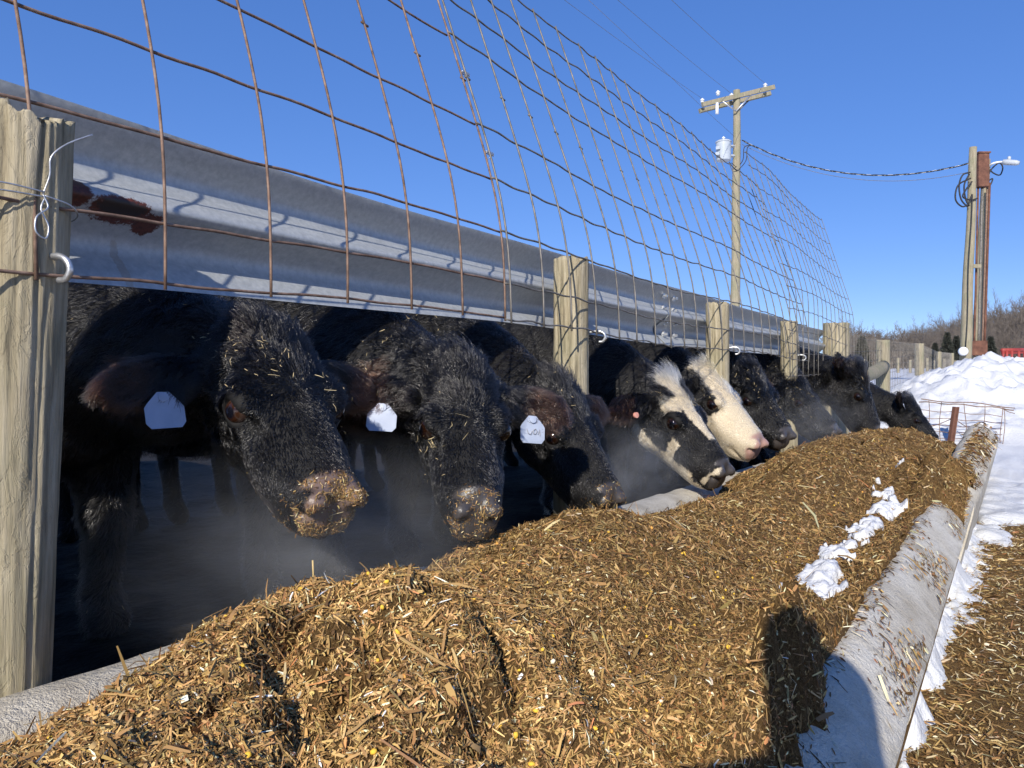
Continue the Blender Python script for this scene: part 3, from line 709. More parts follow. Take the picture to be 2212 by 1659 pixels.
class Field:
    """signed distance field on a rectilinear grid, blended from smooth shapes"""
    def __init__(s, xs, ys, zs):
        s.ax = (xs, ys, zs); s.D = np.full((len(xs), len(ys), len(zs)), 0.25, np.float32)
    def put(s, fn, lo, hi, k, sub=False):
        m = max(k, 0.03)+0.02; sl = []
        for a, l, h in zip(s.ax, lo, hi):
            i0 = max(0, np.searchsorted(a, l-m)-1); i1 = min(len(a), np.searchsorted(a, h+m)+1)
            if i1-i0 < 1: return
            sl.append(slice(i0, i1))
        G = np.stack(np.meshgrid(*[a[q] for a, q in zip(s.ax, sl)], indexing='ij'), -1)
        d = fn(G); D = s.D[tuple(sl)]
        if sub:
            d = -d; h = np.maximum(k-np.abs(D-d), 0)/k; s.D[tuple(sl)] = np.maximum(D, d)+h*h*k*0.25
        else:
            h = np.maximum(k-np.abs(D-d), 0)/k; s.D[tuple(sl)] = np.minimum(D, d)-h*h*k*0.25
    def cone(s, a, b, ra, rb, k=0.05, sub=False):
        a = np.asarray(a, float); b = np.asarray(b, float); ab = b-a; L2 = (ab*ab).sum(); r = max(ra, rb)
        def fn(G):
            t = np.clip(((G-a)@ab)/L2, 0, 1)
            return np.linalg.norm(G-a-t[..., None]*ab, axis=-1)-(ra+(rb-ra)*t)
        s.put(fn, np.minimum(a, b)-r, np.maximum(a, b)+r, k, sub)
    def ell(s, c, R, rad, k=0.05, sub=False):
        c = np.asarray(c, float); rad = np.asarray(rad, float); r = rad.max()
        def fn(G):
            q = (G-c)@np.asarray(R).T
            k0 = np.linalg.norm(q/rad, axis=-1); k1 = np.linalg.norm(q/rad**2, axis=-1)+1e-9
            return k0*(k0-1)/k1
        s.put(fn, c-r, c+r, k, sub)
    def mesh(s):
        D = s.D; ins = D < 0
        nx, ny, nz = D.shape
        c = np.zeros((nx-1, ny-1, nz-1), np.int8)
        for dx in (0, 1):
            for dy in (0, 1):
                for dz in (0, 1):
                    c += ins[dx:nx-1+dx, dy:ny-1+dy, dz:nz-1+dz]
        act = (c > 0) & (c < 8); I = np.argwhere(act)
        idx = np.full(act.shape, -1, np.int32); idx[act] = np.arange(len(I))
        acc = np.zeros((len(I), 3)); cnt = np.zeros(len(I))
        corners = [(x, y, z) for x in (0, 1) for y in (0, 1) for z in (0, 1)]
        ax = s.ax
        for p in corners:
            for q in range(3):
                if p[q]: continue
                p2 = list(p); p2[q] = 1
                i0 = I+np.array(p); i1 = I+np.array(p2)
                d0 = D[i0[:, 0], i0[:, 1], i0[:, 2]].astype(float); d1 = D[i1[:, 0], i1[:, 1], i1[:, 2]].astype(float)
                m = (d0 < 0) != (d1 < 0)
                t = np.where(m, d0/(d0-d1+1e-12), 0)[:, None]
                a = np.stack([ax[e][i0[:, e]] for e in range(3)], -1); b = np.stack([ax[e][i1[:, e]] for e in range(3)], -1)
                acc[m] += (a+(b-a)*t)[m]; cnt[m] += 1
        V = acc/cnt[:, None]
        Fs = []
        for q in range(3):
            a = np.moveaxis(ins, q, 0); id_ = np.moveaxis(idx, q, 0)
            ch = a[:-1, 1:-1, 1:-1] != a[1:, 1:-1, 1:-1]
            E = np.argwhere(ch)
            if not len(E): continue
            i, j, k = E[:, 0], E[:, 1]+1, E[:, 2]+1
            f = np.stack([id_[i, j-1, k-1], id_[i, j, k-1], id_[i, j, k], id_[i, j-1, k]], -1)
            fl = a[i, j, k]
            if q == 1: fl = ~fl
            f = np.where(fl[:, None], f, f[:, ::-1])
            Fs.append(f)
        F = np.concatenate(Fs); F = F[(F >= 0).all(1)]
        return V, F

def grid_axis(lo, hi, flo, fhi, fine, coarse):
    a = np.arange(flo, fhi, fine); out = [a]
    up = []; x = a[-1]; h = fine
    while x < hi: h = min(coarse, h*1.25); x += h; up.append(x)
    dn = []; x = a[0]; h = fine
    while x > lo: h = min(coarse, h*1.25); x -= h; dn.append(x)
    return np.concatenate([np.array(dn[::-1]), a, np.array(up)])

def hair_mat():
    m = bpy.data.materials.new('cattle_hair'); m.use_nodes = True; nt = m.node_tree
    for n_ in list(nt.nodes):
        if n_.type != 'OUTPUT_MATERIAL': nt.nodes.remove(n_)
    h = nt.nodes.new('ShaderNodeBsdfHairPrincipled'); h.parametrization = 'COLOR'; h.model = 'CHIANG'
    a = nd(nt, 'ShaderNodeAttribute', attribute_name='tint')
    nt.links.new(a.outputs[0], h.inputs['Color'])
    h.inputs['Roughness'].default_value = 0.16; h.inputs['Radial Roughness'].default_value = 0.28
    h.inputs['IOR'].default_value = 1.53
    h.inputs['Random Roughness'].default_value = 0.6
    h.inputs['Coat'].default_value = 0.0
    o = [n_ for n_ in nt.nodes if n_.type == 'OUTPUT_MATERIAL'][0]
    nt.links.new(h.outputs[0], o.inputs[0]); return m
M_hair = hair_mat()
M_hide = tint_mat('hide', 0.75, 0.35)
def nose_mat():
    m, nt, b = new_mat('wet_nose')
    a = nd(nt, 'ShaderNodeAttribute', attribute_name='tint'); nt.links.new(a.outputs[0], b.inputs['Base Color'])
    v = coords(nt); b.inputs['Roughness'].default_value = 0.33
    bump(nt, b, noise(nt, v, 220, 3), 0.35, 0.004); return m
M_eye, _nt, _b = new_mat('eye'); _b.inputs['Roughness'].default_value = 0.06
_a = nd(_nt, 'ShaderNodeAttribute', attribute_name='tint'); _nt.links.new(_a.outputs[0], _b.inputs['Base Color'])
M_tag = simple('tag_plastic', [(0.3, (0.34, 0.39, 0.50)), (0.7, (0.42, 0.47, 0.58))], 20, rough=0.45, bs=0.1)
M_ink = simple('tag_ink', [(0.3, (0.25, 0.26, 0.30)), (0.7, (0.40, 0.41, 0.45))], 60, rough=0.6, bs=0)
M_pink = simple('tag_button', [(0.3, (0.55, 0.25, 0.20)), (0.7, (0.70, 0.35, 0.28))], 30, rough=0.5, bs=0)

BLK = np.array([0.0045, 0.0043, 0.0048]); WHT = np.array([0.60, 0.51, 0.37]); BRN = np.array([0.022, 0.011, 0.007])

def make_cow(label, nose, az, pitch, roll, wx, wy, body_az, fine, hairs, pattern=None, tags=(), straw=90, muzzle_feed=0, scale=1.0, hl=1.0, wz=0.0, ear_drop=(0.15, 0.15), seed=1, eyes=True, far=False, group='cattle feeding at the bunk', tuft=1.0, hw=1.06, nk=1.0, ec=0.45, ncol=(0.055, 0.048, 0.046)):
    rs = np.random.default_rng(seed)
    az, pitch, roll, body_az = map(math.radians, (az, pitch, roll, body_az))
    fw = np.array([math.cos(az), math.sin(az), 0])
    u = fw*math.cos(pitch)+np.array([0, 0, -math.sin(pitch)]); v = fw*math.sin(pitch)+np.array([0, 0, math.cos(pitch)])
    w = np.cross(v, u)
    v, w = v*math.cos(roll)+w*math.sin(roll), w*math.cos(roll)-v*math.sin(roll)
    RH = np.stack([u, w, v])*1.0
    S = scale
    nose = np.array(nose, float)
    O = nose-S*(0.53*u-0.09*v)
    def h2w(x, y, z): return O+S*(x*u+y*hw*w+z*v)
    # body frame: origin under the withers
    bh = np.array([math.cos(body_az), math.sin(body_az), 0]); bl = np.array([-math.sin(body_az), math.cos(body_az), 0])
    B0 = np.array([wx, wy, YARD_Z]); RB = np.stack([bh, bl, np.array([0, 0, 1.0])])
    def b2w(x, y, z): return B0+x*bh+y*bl+np.array([0, 0, z+(wz if z > 0.4 else 0)])
    hb = np.stack([h2w(x, y, z) for x in (-0.05, 0.55) for y in (-0.32, 0.32) for z in (-0.28, 0.03)])
    flo, fhi = hb.min(0)-0.02, hb.max(0)+0.02
    bb = np.stack([b2w(x, y, z) for x in (-1.95, 0.45) for y in (-0.42, 0.42) for z in (-0.03, 1.42)])
    lo = np.minimum(flo, bb.min(0)); hi = np.maximum(fhi, bb.max(0))
    fld = Field(*[grid_axis(lo[q], hi[q], flo[q], fhi[q], fine, 0.042) for q in range(3)])
    # trunk
    fld.ell(b2w(-0.78, 0, 0.79), RB, (0.80, 0.31, 0.37), 0.1); fld.ell(b2w(-0.12, 0, 0.84), RB, (0.34, 0.245, 0.37), 0.15)
    fld.ell(b2w(-1.42, 0, 0.90), RB, (0.34, 0.27, 0.31), 0.15); fld.cone(b2w(-0.1, 0, 1.12), b2w(-1.55, 0, 1.10), 0.10, 0.10, 0.2)
    fld.ell(b2w(-0.20, 0, 1.10), RB, (0.30, 0.11, 0.15), 0.12)
    fld.cone(b2w(0.14, 0, 0.72), b2w(0.16, 0, 0.62), 0.15, 0.11, 0.15)
    for sd in (-1, 1):
        fld.ell(b2w(-0.05, sd*0.17, 0.80), RB, (0.20, 0.09, 0.30), 0.1)
        fld.cone(b2w(0.02, sd*0.15, 0.58), b2w(0.06, sd*0.145, 0.34), 0.10, 0.060, 0.08); fld.cone(b2w(0.06, sd*0.145, 0.34), b2w(0.03, sd*0.145, 0.09), 0.056, 0.044, 0.04)
        fld.cone(b2w(0.03, sd*0.145, 0.09), b2w(0.075, sd*0.145, 0.035), 0.047, 0.055, 0.03)
        fld.cone(b2w(-1.42, sd*0.17, 0.80), b2w(-1.30, sd*0.19, 0.58), 0.19, 0.12, 0.12); fld.cone(b2w(-1.30, sd*0.19, 0.58), b2w(-1.58, sd*0.16, 0.42), 0.105, 0.060, 0.08)
        fld.cone(b2w(-1.58, sd*0.16, 0.42), b2w(-1.52, sd*0.155, 0.09), 0.055, 0.044, 0.04); fld.cone(b2w(-1.52, sd*0.155, 0.09), b2w(-1.47, sd*0.155, 0.035), 0.047, 0.055, 0.03)
    fld.cone(b2w(-1.72, 0, 1.05), b2w(-1.80, 0.02, 0.55), 0.04, 0.035, 0.05)
    # neck: crest and throat
    n1 = h2w(0.03, 0, -0.095); n2 = h2w(0.06, 0, -0.155)
    c0 = b2w(-0.02, 0, 1.14); c1 = b2w(0.08, 0, 0.84)
    mid = (n1+c0)/2+np.array([0, 0, -0.075])
    fld.cone(n1, mid, 0.082*S*nk, 0.115*nk, 0.08); fld.cone(mid, c0, 0.115*nk, 0.125*nk, 0.1)
    fld.cone(n2, (n2+c1)/2, 0.105*S*nk, 0.165*nk, 0.08); fld.cone((n2+c1)/2, c1, 0.165*nk, 0.22*nk, 0.12)
    # skull
    E = lambda x, y, z, a, b, c, k=0.03, sub=False: fld.ell(h2w(x, y, z), RH, (a*S, b*S*hw, c*S), k*S, sub)
    C = lambda p, q, ra, rb, k=0.03, sub=False: fld.cone(h2w(*p), h2w(*q), ra*S, rb*S, k*S, sub)
    E(0.08, 0, -0.110, 0.125, 0.115, 0.110, 0.05)
    E(0.015, 0, -0.062, 0.060, 0.065, 0.055, 0.04)
    E(0.15, 0, -0.088, 0.15, 0.122, 0.083, 0.04)
    E(0.30, 0, -0.110, 0.18, 0.102, 0.094, 0.04)
    C((0.22, 0, -0.058), (0.42, 0, -0.066), 0.048, 0.044, 0.03)
    C((0.12, 0, -0.225), (0.40, 0, -0.158), 0.085, 0.062, 0.05)
    for sd in (-1, 1):
        E(0.12, sd*0.072, -0.170, 0.125, 0.048, 0.105, 0.04)
        E(0.200, sd*0.106, -0.070, 0.058, 0.034, 0.042, 0.03)
        E(0.31, sd*0.058, -0.120, 0.10, 0.040, 0.050, 0.03)
        C((0.23, sd*0.094, -0.112), (0.36, sd*0.074, -0.118), 0.020, 0.014, 0.02)
        E(0.185, sd*0.098, -0.045, 0.045, 0.030, 0.024, 0.02)
        E(0.285, sd*0.118, -0.066, 0.060, 0.028, 0.024, 0.03, True)
        E(0.10, sd*0.122, -0.075, 0.045, 0.020, 0.030, 0.03, True)
    E(0.445, 0, -0.092, 0.088, 0.080, 0.070, 0.03)
    E(0.450, 0, -0.140, 0.068, 0.060, 0.042, 0.025)
    E(0.415, 0, -0.180, 0.062, 0.046, 0.026, 0.02)
    npd = unit(u*0.86+v*0.50); pc = h2w(0.497, 0, -0.090)
    def padcut(G): return -((G-pc)@npd)
    fld.put(padcut, pc-0.12*S, pc+0.12*S, 0.03*S, True)
    for sd in (-1, 1):
        E(0.480, sd*0.046, -0.060, 0.026, 0.026, 0.026, 0.02)
        E(0.500, sd*0.042, -0.074, 0.022, 0.011, 0.017, 0.010, True)
        E(0.492, sd*0.062, -0.094, 0.030, 0.009, 0.009, 0.012, True)
        C((0.515, sd*0.012, -0.150), (0.40, sd*0.085, -0.168), 0.006, 0.006, 0.015, True)
        E(0.202, sd*0.144, -0.074, 0.037, 0.032, 0.023, 0.005, True)
    C((0.505, 0, -0.10), (0.51, 0, -0.145), 0.004, 0.004, 0.012, True)
    # ears
    ears = {}
    for sd, dr in ((-1, ear_drop[0]), (1, ear_drop[1])):
        e1 = unit(sd*w*0.93-u*0.12-v*0.10+np.array([0, 0, -dr])); e3 = unit(v*0.55+u*0.50+np.array([0, 0, 0.1])); e3 = unit(e3-e1*np.dot(e1, e3)); e2 = np.cross(e3, e1)
        base = h2w(0.055, sd*0.105, -0.110)
        fld.cone(base, base+e1*0.06*S, 0.040*S, 0.036*S, 0.035)
        fld.ell(base+e1*0.135*S, np.stack([e1, e2, e3]), (0.118*S, 0.056*S, 0.020*S), 0.02)
        fld.ell(base+e1*0.135*S+e3*0.030*S, np.stack([e1, e2, e3]), (0.075*S, 0.036*S, 0.022*S), 0.015, True)
        ears[sd] = (base, e1, e2, e3)
    V, F = fld.mesh()
    # keep the largest connected surface only: stray islands do not occur with these blends
    H = ((V-O)@RH.T)/S/np.array([1, hw, 1])                                   # head coordinates
    inhead = (H[:, 0] > -0.06) & (np.abs(H[:, 1]) < 0.30) & (H[:, 2] < 0.05) & (H[:, 2] > -0.29)
    tint = np.tile(BLK*1.0, (len(V), 1))
    def paint(H, V):
        c = np.tile(BLK, (len(H), 1)).astype(float)
        wob = 0.02*fbm(V*9+seed, 3)+0.008*fbm(V*40, 2)
        if pattern is not None: c = pattern(H, c, wob)
        return c
    tint[:] = paint(H, V)*0.8
    VN = np.zeros_like(V)
    for q in (0, 2):
        cr_ = np.cross(V[F[:, (q+1) % 4]]-V[F[:, q]], V[F[:, (q+3) % 4]]-V[F[:, q]])
        for e in range(4): np.add.at(VN, F[:, e], cr_)
    VN /= np.linalg.norm(VN, axis=1, keepdims=True)+1e-12
    def padmask(H, nn):
        return sstep(0.20, 0.5, nn@npd)*sstep(0.425, 0.445, H[:, 0])*sstep(0.085, 0.068, np.abs(H[:, 1]))*sstep(-0.160, -0.148, H[:, 2])
    nosem = padmask(H, VN)
    nc = np.array(ncol) if pattern is None or pattern.__name__ != 'white_face' else np.array([0.36, 0.22, 0.18])
    tint = tint*(1-nosem[:, None])+nosem[:, None]*nc
    root_o = np.array([wx, wy, YARD_Z])
    body = np_mesh('cow', V-root_o, F, True, tint)
    cow = link('cow', body, M_hide, None, root_o); body.materials.append(M_nose)
    fc = nosem[F].mean(1) > 0.5; body.polygons.foreach_set('material_index', fc.astype(np.int32)); body.update()
    tag(cow, label, 'cow', group)
    # ---- coat
    T = np.concatenate([F[:, [0, 1, 2]], F[:, [0, 2, 3]]]); A, Bv, Cv = V[T[:, 0]], V[T[:, 1]], V[T[:, 2]]
    cr = np.cross(Bv-A, Cv-A); ar = np.linalg.norm(cr, axis=1)*0.5; nrm = cr/(2*ar[:, None]+1e-12)
    Hc = ((A-O)@RH.T)/S/np.array([1, hw, 1])
    isear = (np.abs(Hc[:, 1]) > 0.145) & (Hc[:, 0] < 0.17) & (Hc[:, 0] > -0.08) & (Hc[:, 2] > -0.32) & (Hc[:, 2] < 0.05)
    ish = (Hc[:, 0] > -0.03) & (np.abs(Hc[:, 1]) < 0.15) & (Hc[:, 2] > -0.29) & (Hc[:, 2] < 0.05)
    dens = np.where(ish, 1.0, np.where(isear, 1.6, 0.0))
    front = sstep(-2.9, -1.9, A[:, 0]); dens = np.where(dens == 0, 0.05+0.32*front, dens)
    dens = dens*(1-np.clip(padmask(Hc, VN[T[:, 0]])*1.5, 0, 1)*ish)
    eyed = np.minimum(np.linalg.norm(Hc-np.array([0.202, 0.133, -0.070]), axis=1), np.linalg.norm(Hc-np.array([0.202, -0.133, -0.070]), axis=1))
    dens = np.where(eyed < 0.043, 0, dens)
    if far: dens = np.where(A[:, 0] < -2.6, dens*0.3, dens)
    pr = ar*dens; pr /= pr.sum()
    def sample(N, p):
        t = rs.choice(len(T), N, p=p); r1 = np.sqrt(rs.uniform(0, 1, N)); r2 = rs.uniform(0, 1, N)
        b0, b1, b2 = 1-r1, r1*(1-r2), r1*r2
        pos = A[t]*b0[:, None]+Bv[t]*b1[:, None]+Cv[t]*b2[:, None]
        nm = VN[T[t, 0]]*b0[:, None]+VN[T[t, 1]]*b1[:, None]+VN[T[t, 2]]*b2[:, None]
        return t, pos, nm/(np.linalg.norm(nm, axis=1, keepdims=True)+1e-12)
    t, pos, nm = sample(hairs, pr)
    h = ((pos-O)@RH.T)/S/np.array([1, hw, 1]); hd = ish[t]; er = isear[t]
    # lie of the coat
    wh = np.array([0.20, 0.0, -0.01]); rad = h-wh
    rad[:, 2] *= 0.3
    swirl = np.stack([-rad[:, 1], rad[:, 0], 0*rad[:, 0]], -1)*0.25
    fl_face = (rad+swirl)@RH
    fl_cheek = -u*0.35+np.array([0, 0, -0.8])+fw*0.1
    side = sstep(-0.09, -0.15, h[:, 2])[:, None]*sstep(0.42, 0.30, h[:, 0])[:, None]
    fl_face = fl_face/(np.linalg.norm(fl_face, axis=1, keepdims=True)+1e-9)
    fl = fl_face*(1-side)+fl_cheek*side
    fl_muz = sstep(0.36, 0.44, h[:, 0])[:, None]; fl = fl*(1-fl_muz)+fl_muz*(u*0.3-v*0.8)
    back = -bh*0.75+np.array([0, 0, -0.65])
    fl = np.where(hd[:, None], fl, back)
    sd = np.sign(h[:, 1]); eo = np.where((sd < 0)[:, None], ears[-1][1], ears[1][1])
    fl = np.where(er[:, None], eo*0.9+np.array([0, 0, -0.35]), fl)
    nz = np.stack([fbm(pos*14+q*31+seed, 2) for q in range(3)], -1); nz2 = np.stack([fbm(pos*45+q*57+seed, 2) for q in range(3)], -1)
    face = sstep(0.24, 0.32, h[:, 0])*hd
    fl = fl+nz*(1.0-0.7*face)[:, None]+nz2*(0.75-0.5*face)[:, None]+rs.normal(0, 0.13, pos.shape)
    fl = fl-(fl*nm).sum(1, keepdims=True)*nm; fl /= np.linalg.norm(fl, axis=1, keepdims=True)+1e-9
    fore = sstep(0.26, 0.10, h[:, 0])*sstep(-0.13, -0.05, h[:, 2])
    poll = sstep(0.09, 0.0, h[:, 0])*sstep(-0.10, -0.03, h[:, 2])*sstep(0.10, 0.05, np.abs(h[:, 1]))
    L = np.where(hd, 0.0105+0.027*fore+0.018*poll*tuft+0.006*sstep(-0.12, -0.2, h[:, 2]), np.where(er, 0.034, 0.030))
    L = L*(1+0.55*fbm(pos*22+seed, 2))
    L = L*np.where(hd, 1-0.45*sstep(0.38, 0.46, h[:, 0]), 1)*(0.65+0.7*rs.uniform(0, 1, hairs))*hl*S
    lift = 0.24+0.12*fore+0.30*poll*tuft+0.12*er+0.14*(~hd & ~er)
    lift = lift*(0.7+0.6*rs.uniform(0, 1, hairs))
    # clumps
    cs = 0.013+0.006*fore.mean()
    key = np.floor((pos+0.004*nz2)/cs).astype(np.int64); kk = (key[:, 0]*73856093) ^ (key[:, 1]*19349663) ^ (key[:, 2]*83492791)
    _, inv = np.unique(kk, return_inverse=True); cnt = np.bincount(inv).astype(float)
    tip = pos+fl*L[:, None]*0.95+nm*(L*lift)[:, None]
    ct = np.stack([np.bincount(inv, tip[:, q])/cnt for q in range(3)], -1)[inv]
    cst = (0.25+0.45*np.clip(fore+(~hd)*0.6, 0, 1))*rs.uniform(0.4, 1, hairs)
    K = 4 if far else 5
    tt = np.linspace(0, 1, K)[None, :, None]
    curl = np.cross(nm, fl)*(L*0.16*rs.normal(0, 1, hairs))[:, None]
    Pp = pos[:, None]+tt*(fl*L[:, None]*0.95)[:, None]*(0.45+0.55*tt)+(nm*(L*lift)[:, None])[:, None]*(tt*(1.5-0.5*tt))*1.0+(ct-tip)[:, None]*(cst[:, None, None]*tt**2)
    Pp = Pp+np.sin(tt*5.0)*curl[:, None]*tt+np.array([0, 0, -1.0])*((L*np.where(hd, 0.0, 0.16))[:, None, None]*tt**2)
    col = paint(h, pos)
    brn = np.clip(fbm(pos*5+seed*3, 2)*1.2-0.25+0.25*er, 0, 1)[:, None]*(col.max(1, keepdims=True) < 0.1)
    col = col*(1-brn*0.45)+BRN*0.45*brn
    tipb = sstep(0.20, 0.26, np.abs(h[:, 1]))*er; col = col*(1-0.5*tipb[:, None])+0.5*tipb[:, None]*np.array([0.060, 0.026, 0.014])*(col.max(1, keepdims=True) < 0.2)+col*0.5*tipb[:, None]*(col.max(1, keepdims=True) >= 0.2)
    col = col*(0.7+0.6*rs.uniform(0, 1, (hairs, 1)))
    hc = bpy.data.hair_curves.new('coat'); hc.add_curves([K]*hairs)
    hc.position_data.foreach_set('vector', (Pp-root_o).astype(np.float32).ravel())
    ra = hc.attributes.get('radius') or hc.attributes.new('radius', 'FLOAT', 'POINT')
    thick = (0.00076 if not far else 0.0010)*hl
    ra.data.foreach_set('value', (np.tile(np.linspace(1, 0.25, K), hairs)*thick).astype(np.float32))
    ca = hc.attributes.new('tint', 'FLOAT_COLOR', 'CURVE'); c4 = np.ones((hairs, 4), np.float32); c4[:, :3] = col; ca.data.foreach_set('color', c4.ravel())
    co = link('coat', hc, M_hair, cow)
    # ---- straw caught in the coat
    if straw:
        wgt = ar*(np.where(ish, np.where((Hc[:, 2] > -0.10) & (Hc[:, 0] < 0.34), 1.0, 0.12), np.where(isear, 0.3, 0.7*front*(nrm[:, 2] > 0.2))))
        cl = np.clip(fbm(A*7+seed*9, 2)+0.15, 0.02, 1)**2; wgt = wgt*cl
        _, sp, sn = sample(straw, wgt/wgt.sum())
        k = 1.0 if not far else 1.5
        Vf, Ff, Cf = flakes(sp, sn, rs.lognormal(math.log(0.011*k), 0.55, straw), np.full(straw, 0.0013*k), np.array([[0.62, 0.50, 0.28]])*rs.uniform(0.5, 1.2, (straw, 1)), 0.3, 0.016*hl, 0.3, r=rs)
        tag(link('straw', np_mesh('straw', Vf-root_o, Ff, False, Cf), M_feed, cow), kind='stuff')
    if muzzle_feed:
        pm = padmask(Hc, VN[T[:, 0]])
        wgt = ar*(0.02+pm*np.clip(fbm(A*26+seed, 2)*1.6+0.45, 0.05, 1))*(ish & (Hc[:, 0] > 0.42))+ar*0.22*(ish & (Hc[:, 0] > 0.28) & (Hc[:, 2] < -0.185))
        _, sp, sn = sample(muzzle_feed, wgt/wgt.sum())
        Vf, Ff, Cf = flakes(sp, sn, rs.lognormal(math.log(0.0065), 0.5, muzzle_feed), rs.uniform(0.0010, 0.0028, muzzle_feed), pal(muzzle_feed, [26, 16, 28, 18, 8, 5, 2, 2], rs), 0.28, 0.0022, 0.3, r=rs)
        tag(link('feed_on_muzzle', np_mesh('feed_on_muzzle', Vf-root_o, Ff, False, Cf), M_feed, cow), kind='stuff')
    # ---- eyes
    if eyes:
        for sd in (-1, 1):
            c = h2w(0.202, sd*0.112, -0.072); r = 0.0305*S
            th = np.linspace(0, math.pi, 17); ph = np.arange(24)*2*math.pi/24
            ex = unit(sd*w*0.9+u*0.25+v*0.1); ey = unit(np.cross(ex, u)); ez = np.cross(ex, ey)
            Ve = []; Ce = []
            for a in th:
                for p_ in ph:
                    Ve.append(c+r*(ex*math.cos(a)+math.sin(a)*(ey*math.cos(p_)+ez*math.sin(p_))))
                    Ce.append((0.004, 0.004, 0.007) if a < 0.52 else ((0.026, 0.010, 0.005) if a < 0.86 else (0.04, 0.024, 0.018)))
            Fe = [(i*24+j, i*24+(j+1) % 24, (i+1)*24+(j+1) % 24, (i+1)*24+j) for i in range(16) for j in range(24)]
            link('eye', np_mesh('eye', np.array(Ve)-root_o, np.array(Fe), True, np.array(Ce)*ec), M_eye, cow)
    # ---- ear tags
    for (sd, t1, size, button) in tags:
        base, e1, e2, e3 = ears[sd]
        p = base+e1*(0.125*S)+e3*0.030+np.array([0, 0, -0.040])
        if button:
            mb = MB(); mb.tube([p-e3*0.002, p+e3*0.010, p+e3*0.011], [0.014, 0.014, 0.002], 12); mb.build('tag_button', M_pink, None, root_o).parent = cow
            cow.children[-1].location = (0, 0, 0); continue
        hx = unit(np.array([e1[0], e1[1], e1[2]*0.5])); dn = unit(np.array([0, 0, -1.0])-hx*(-hx[2])+e3*t1); nn = np.cross(hx, dn)
        s_ = size
        outl = np.array([(-0.15, 0.0), (0.15, 0.0), (0.42, 0.30), (0.5, 0.42), (0.5, 0.85), (0.38, 1.0), (-0.38, 1.0), (-0.5, 0.85), (-0.5, 0.42), (-0.42, 0.30)])
        Vt = []
        for o_ in (-0.0012, 0.0012):
            for (a, b) in outl: Vt.append(p+hx*a*s_+dn*(b*s_*1.0-0.012)+nn*(o_+0.012*b*b+0.006*a))
        n_ = len(outl)
        Ft = [tuple(range(n_))[::-1], tuple(range(n_, 2*n_))]+[(i, (i+1) % n_, n_+(i+1) % n_, n_+i) for i in range(n_)]
        mb = MB(); mb.add(Vt, Ft); tg = mb.build('ear_tag', M_tag, None, root_o); tg.location = (0, 0, 0); tg.parent = cow
        mb = MB(); mb.tube([p+nn*q for q in (-0.006, -0.005, 0.005, 0.006)], [0.004, 0.011, 0.011, 0.004], 10); st_ = mb.build('stud', M_tag, None, root_o); st_.location = (0, 0, 0); st_.parent = tg
        if size > 0.0795 and sd == 1:
            mb = MB(); q0 = lambda a, b: p+hx*a*s_+dn*(b*s_-0.012)
            for stroke in ([(-.26, .50), (-.20, .66), (-.10, .70), (-.04, .56)], [(.02, .54), (.10, .48), (.17, .56), (.10, .68), (.02, .66), (.02, .54)], [(.20, .68), (.27, .50), (.30, .72)]):
                for off in (-0.0030, 0.0030): mb.tube([q0(a, b)+nn*(off+0.012*b*b+0.006*a) for a, b in stroke], 0.0014, 4)
            ik = mb.build('tag_number', M_ink, None, root_o); ik.location = (0, 0, 0); ik.parent = tg
    return cow

M_nose = nose_mat()
M_straw = simple('straw_stem', [(0.3, (0.50, 0.36, 0.14)), (0.7, (0.66, 0.50, 0.24))], 30, rough=0.6, bs=0)

# coat patterns (head coordinates: x down the face, y to the animal's left, z out of the face)
def pied(H, c, wob):
    x, y, z = H[:, 0]+wob, H[:, 1]+wob, H[:, 2]+wob
    blaze = (np.abs(y+0.030-0.10*(x-0.12)) < 0.034-0.012*sstep(0.20, 0.32, x)) & (x > -0.02) & (x < 0.34) & (z > -0.10)
    brow = (np.hypot((x-0.145)/1.2, y+0.085) < 0.036) & (z > -0.085)
    jaw = (z < -0.212+0.40*np.clip(x-0.24, 0, 0.2)) & (x > 0.08) & (x < 0.425)
    chk = (np.abs(x-0.275+0.25*(z+0.16)) < 0.026) & (z > -0.215) & (z < -0.118)
    lip = (x > 0.462) & (x < 0.480) & (z > -0.15) | (z < -0.175) & (x > 0.40)
    poll = (x < 0.03) & (z > -0.06) & (np.abs(y) < 0.07)
    m = (blaze | brow | jaw | chk | poll | lip) & (x > -0.05) & (np.abs(y) < 0.15)
    c[m] = WHT; return c
def white_face(H, c, wob):
    x, y, z = H[:, 0]+wob, H[:, 1]+wob, H[:, 2]+wob
    m = (x > -0.05) & (np.abs(y) < 0.13) & (z > -0.20-0.06*sstep(0.2, 0.35, x)) & ((z > -0.12) | (x > 0.16))
    m &= ~((np.hypot((x-0.205)/1.25, (z+0.085)) < 0.040) & (np.abs(y) > 0.05))
    m &= ~((x < 0.20) & (np.abs(y) > 0.072) & (z < -0.03))
    m |= (x > 0.30) & (np.abs(y) < 0.15)
    c[m] = WHT*1.03; return c

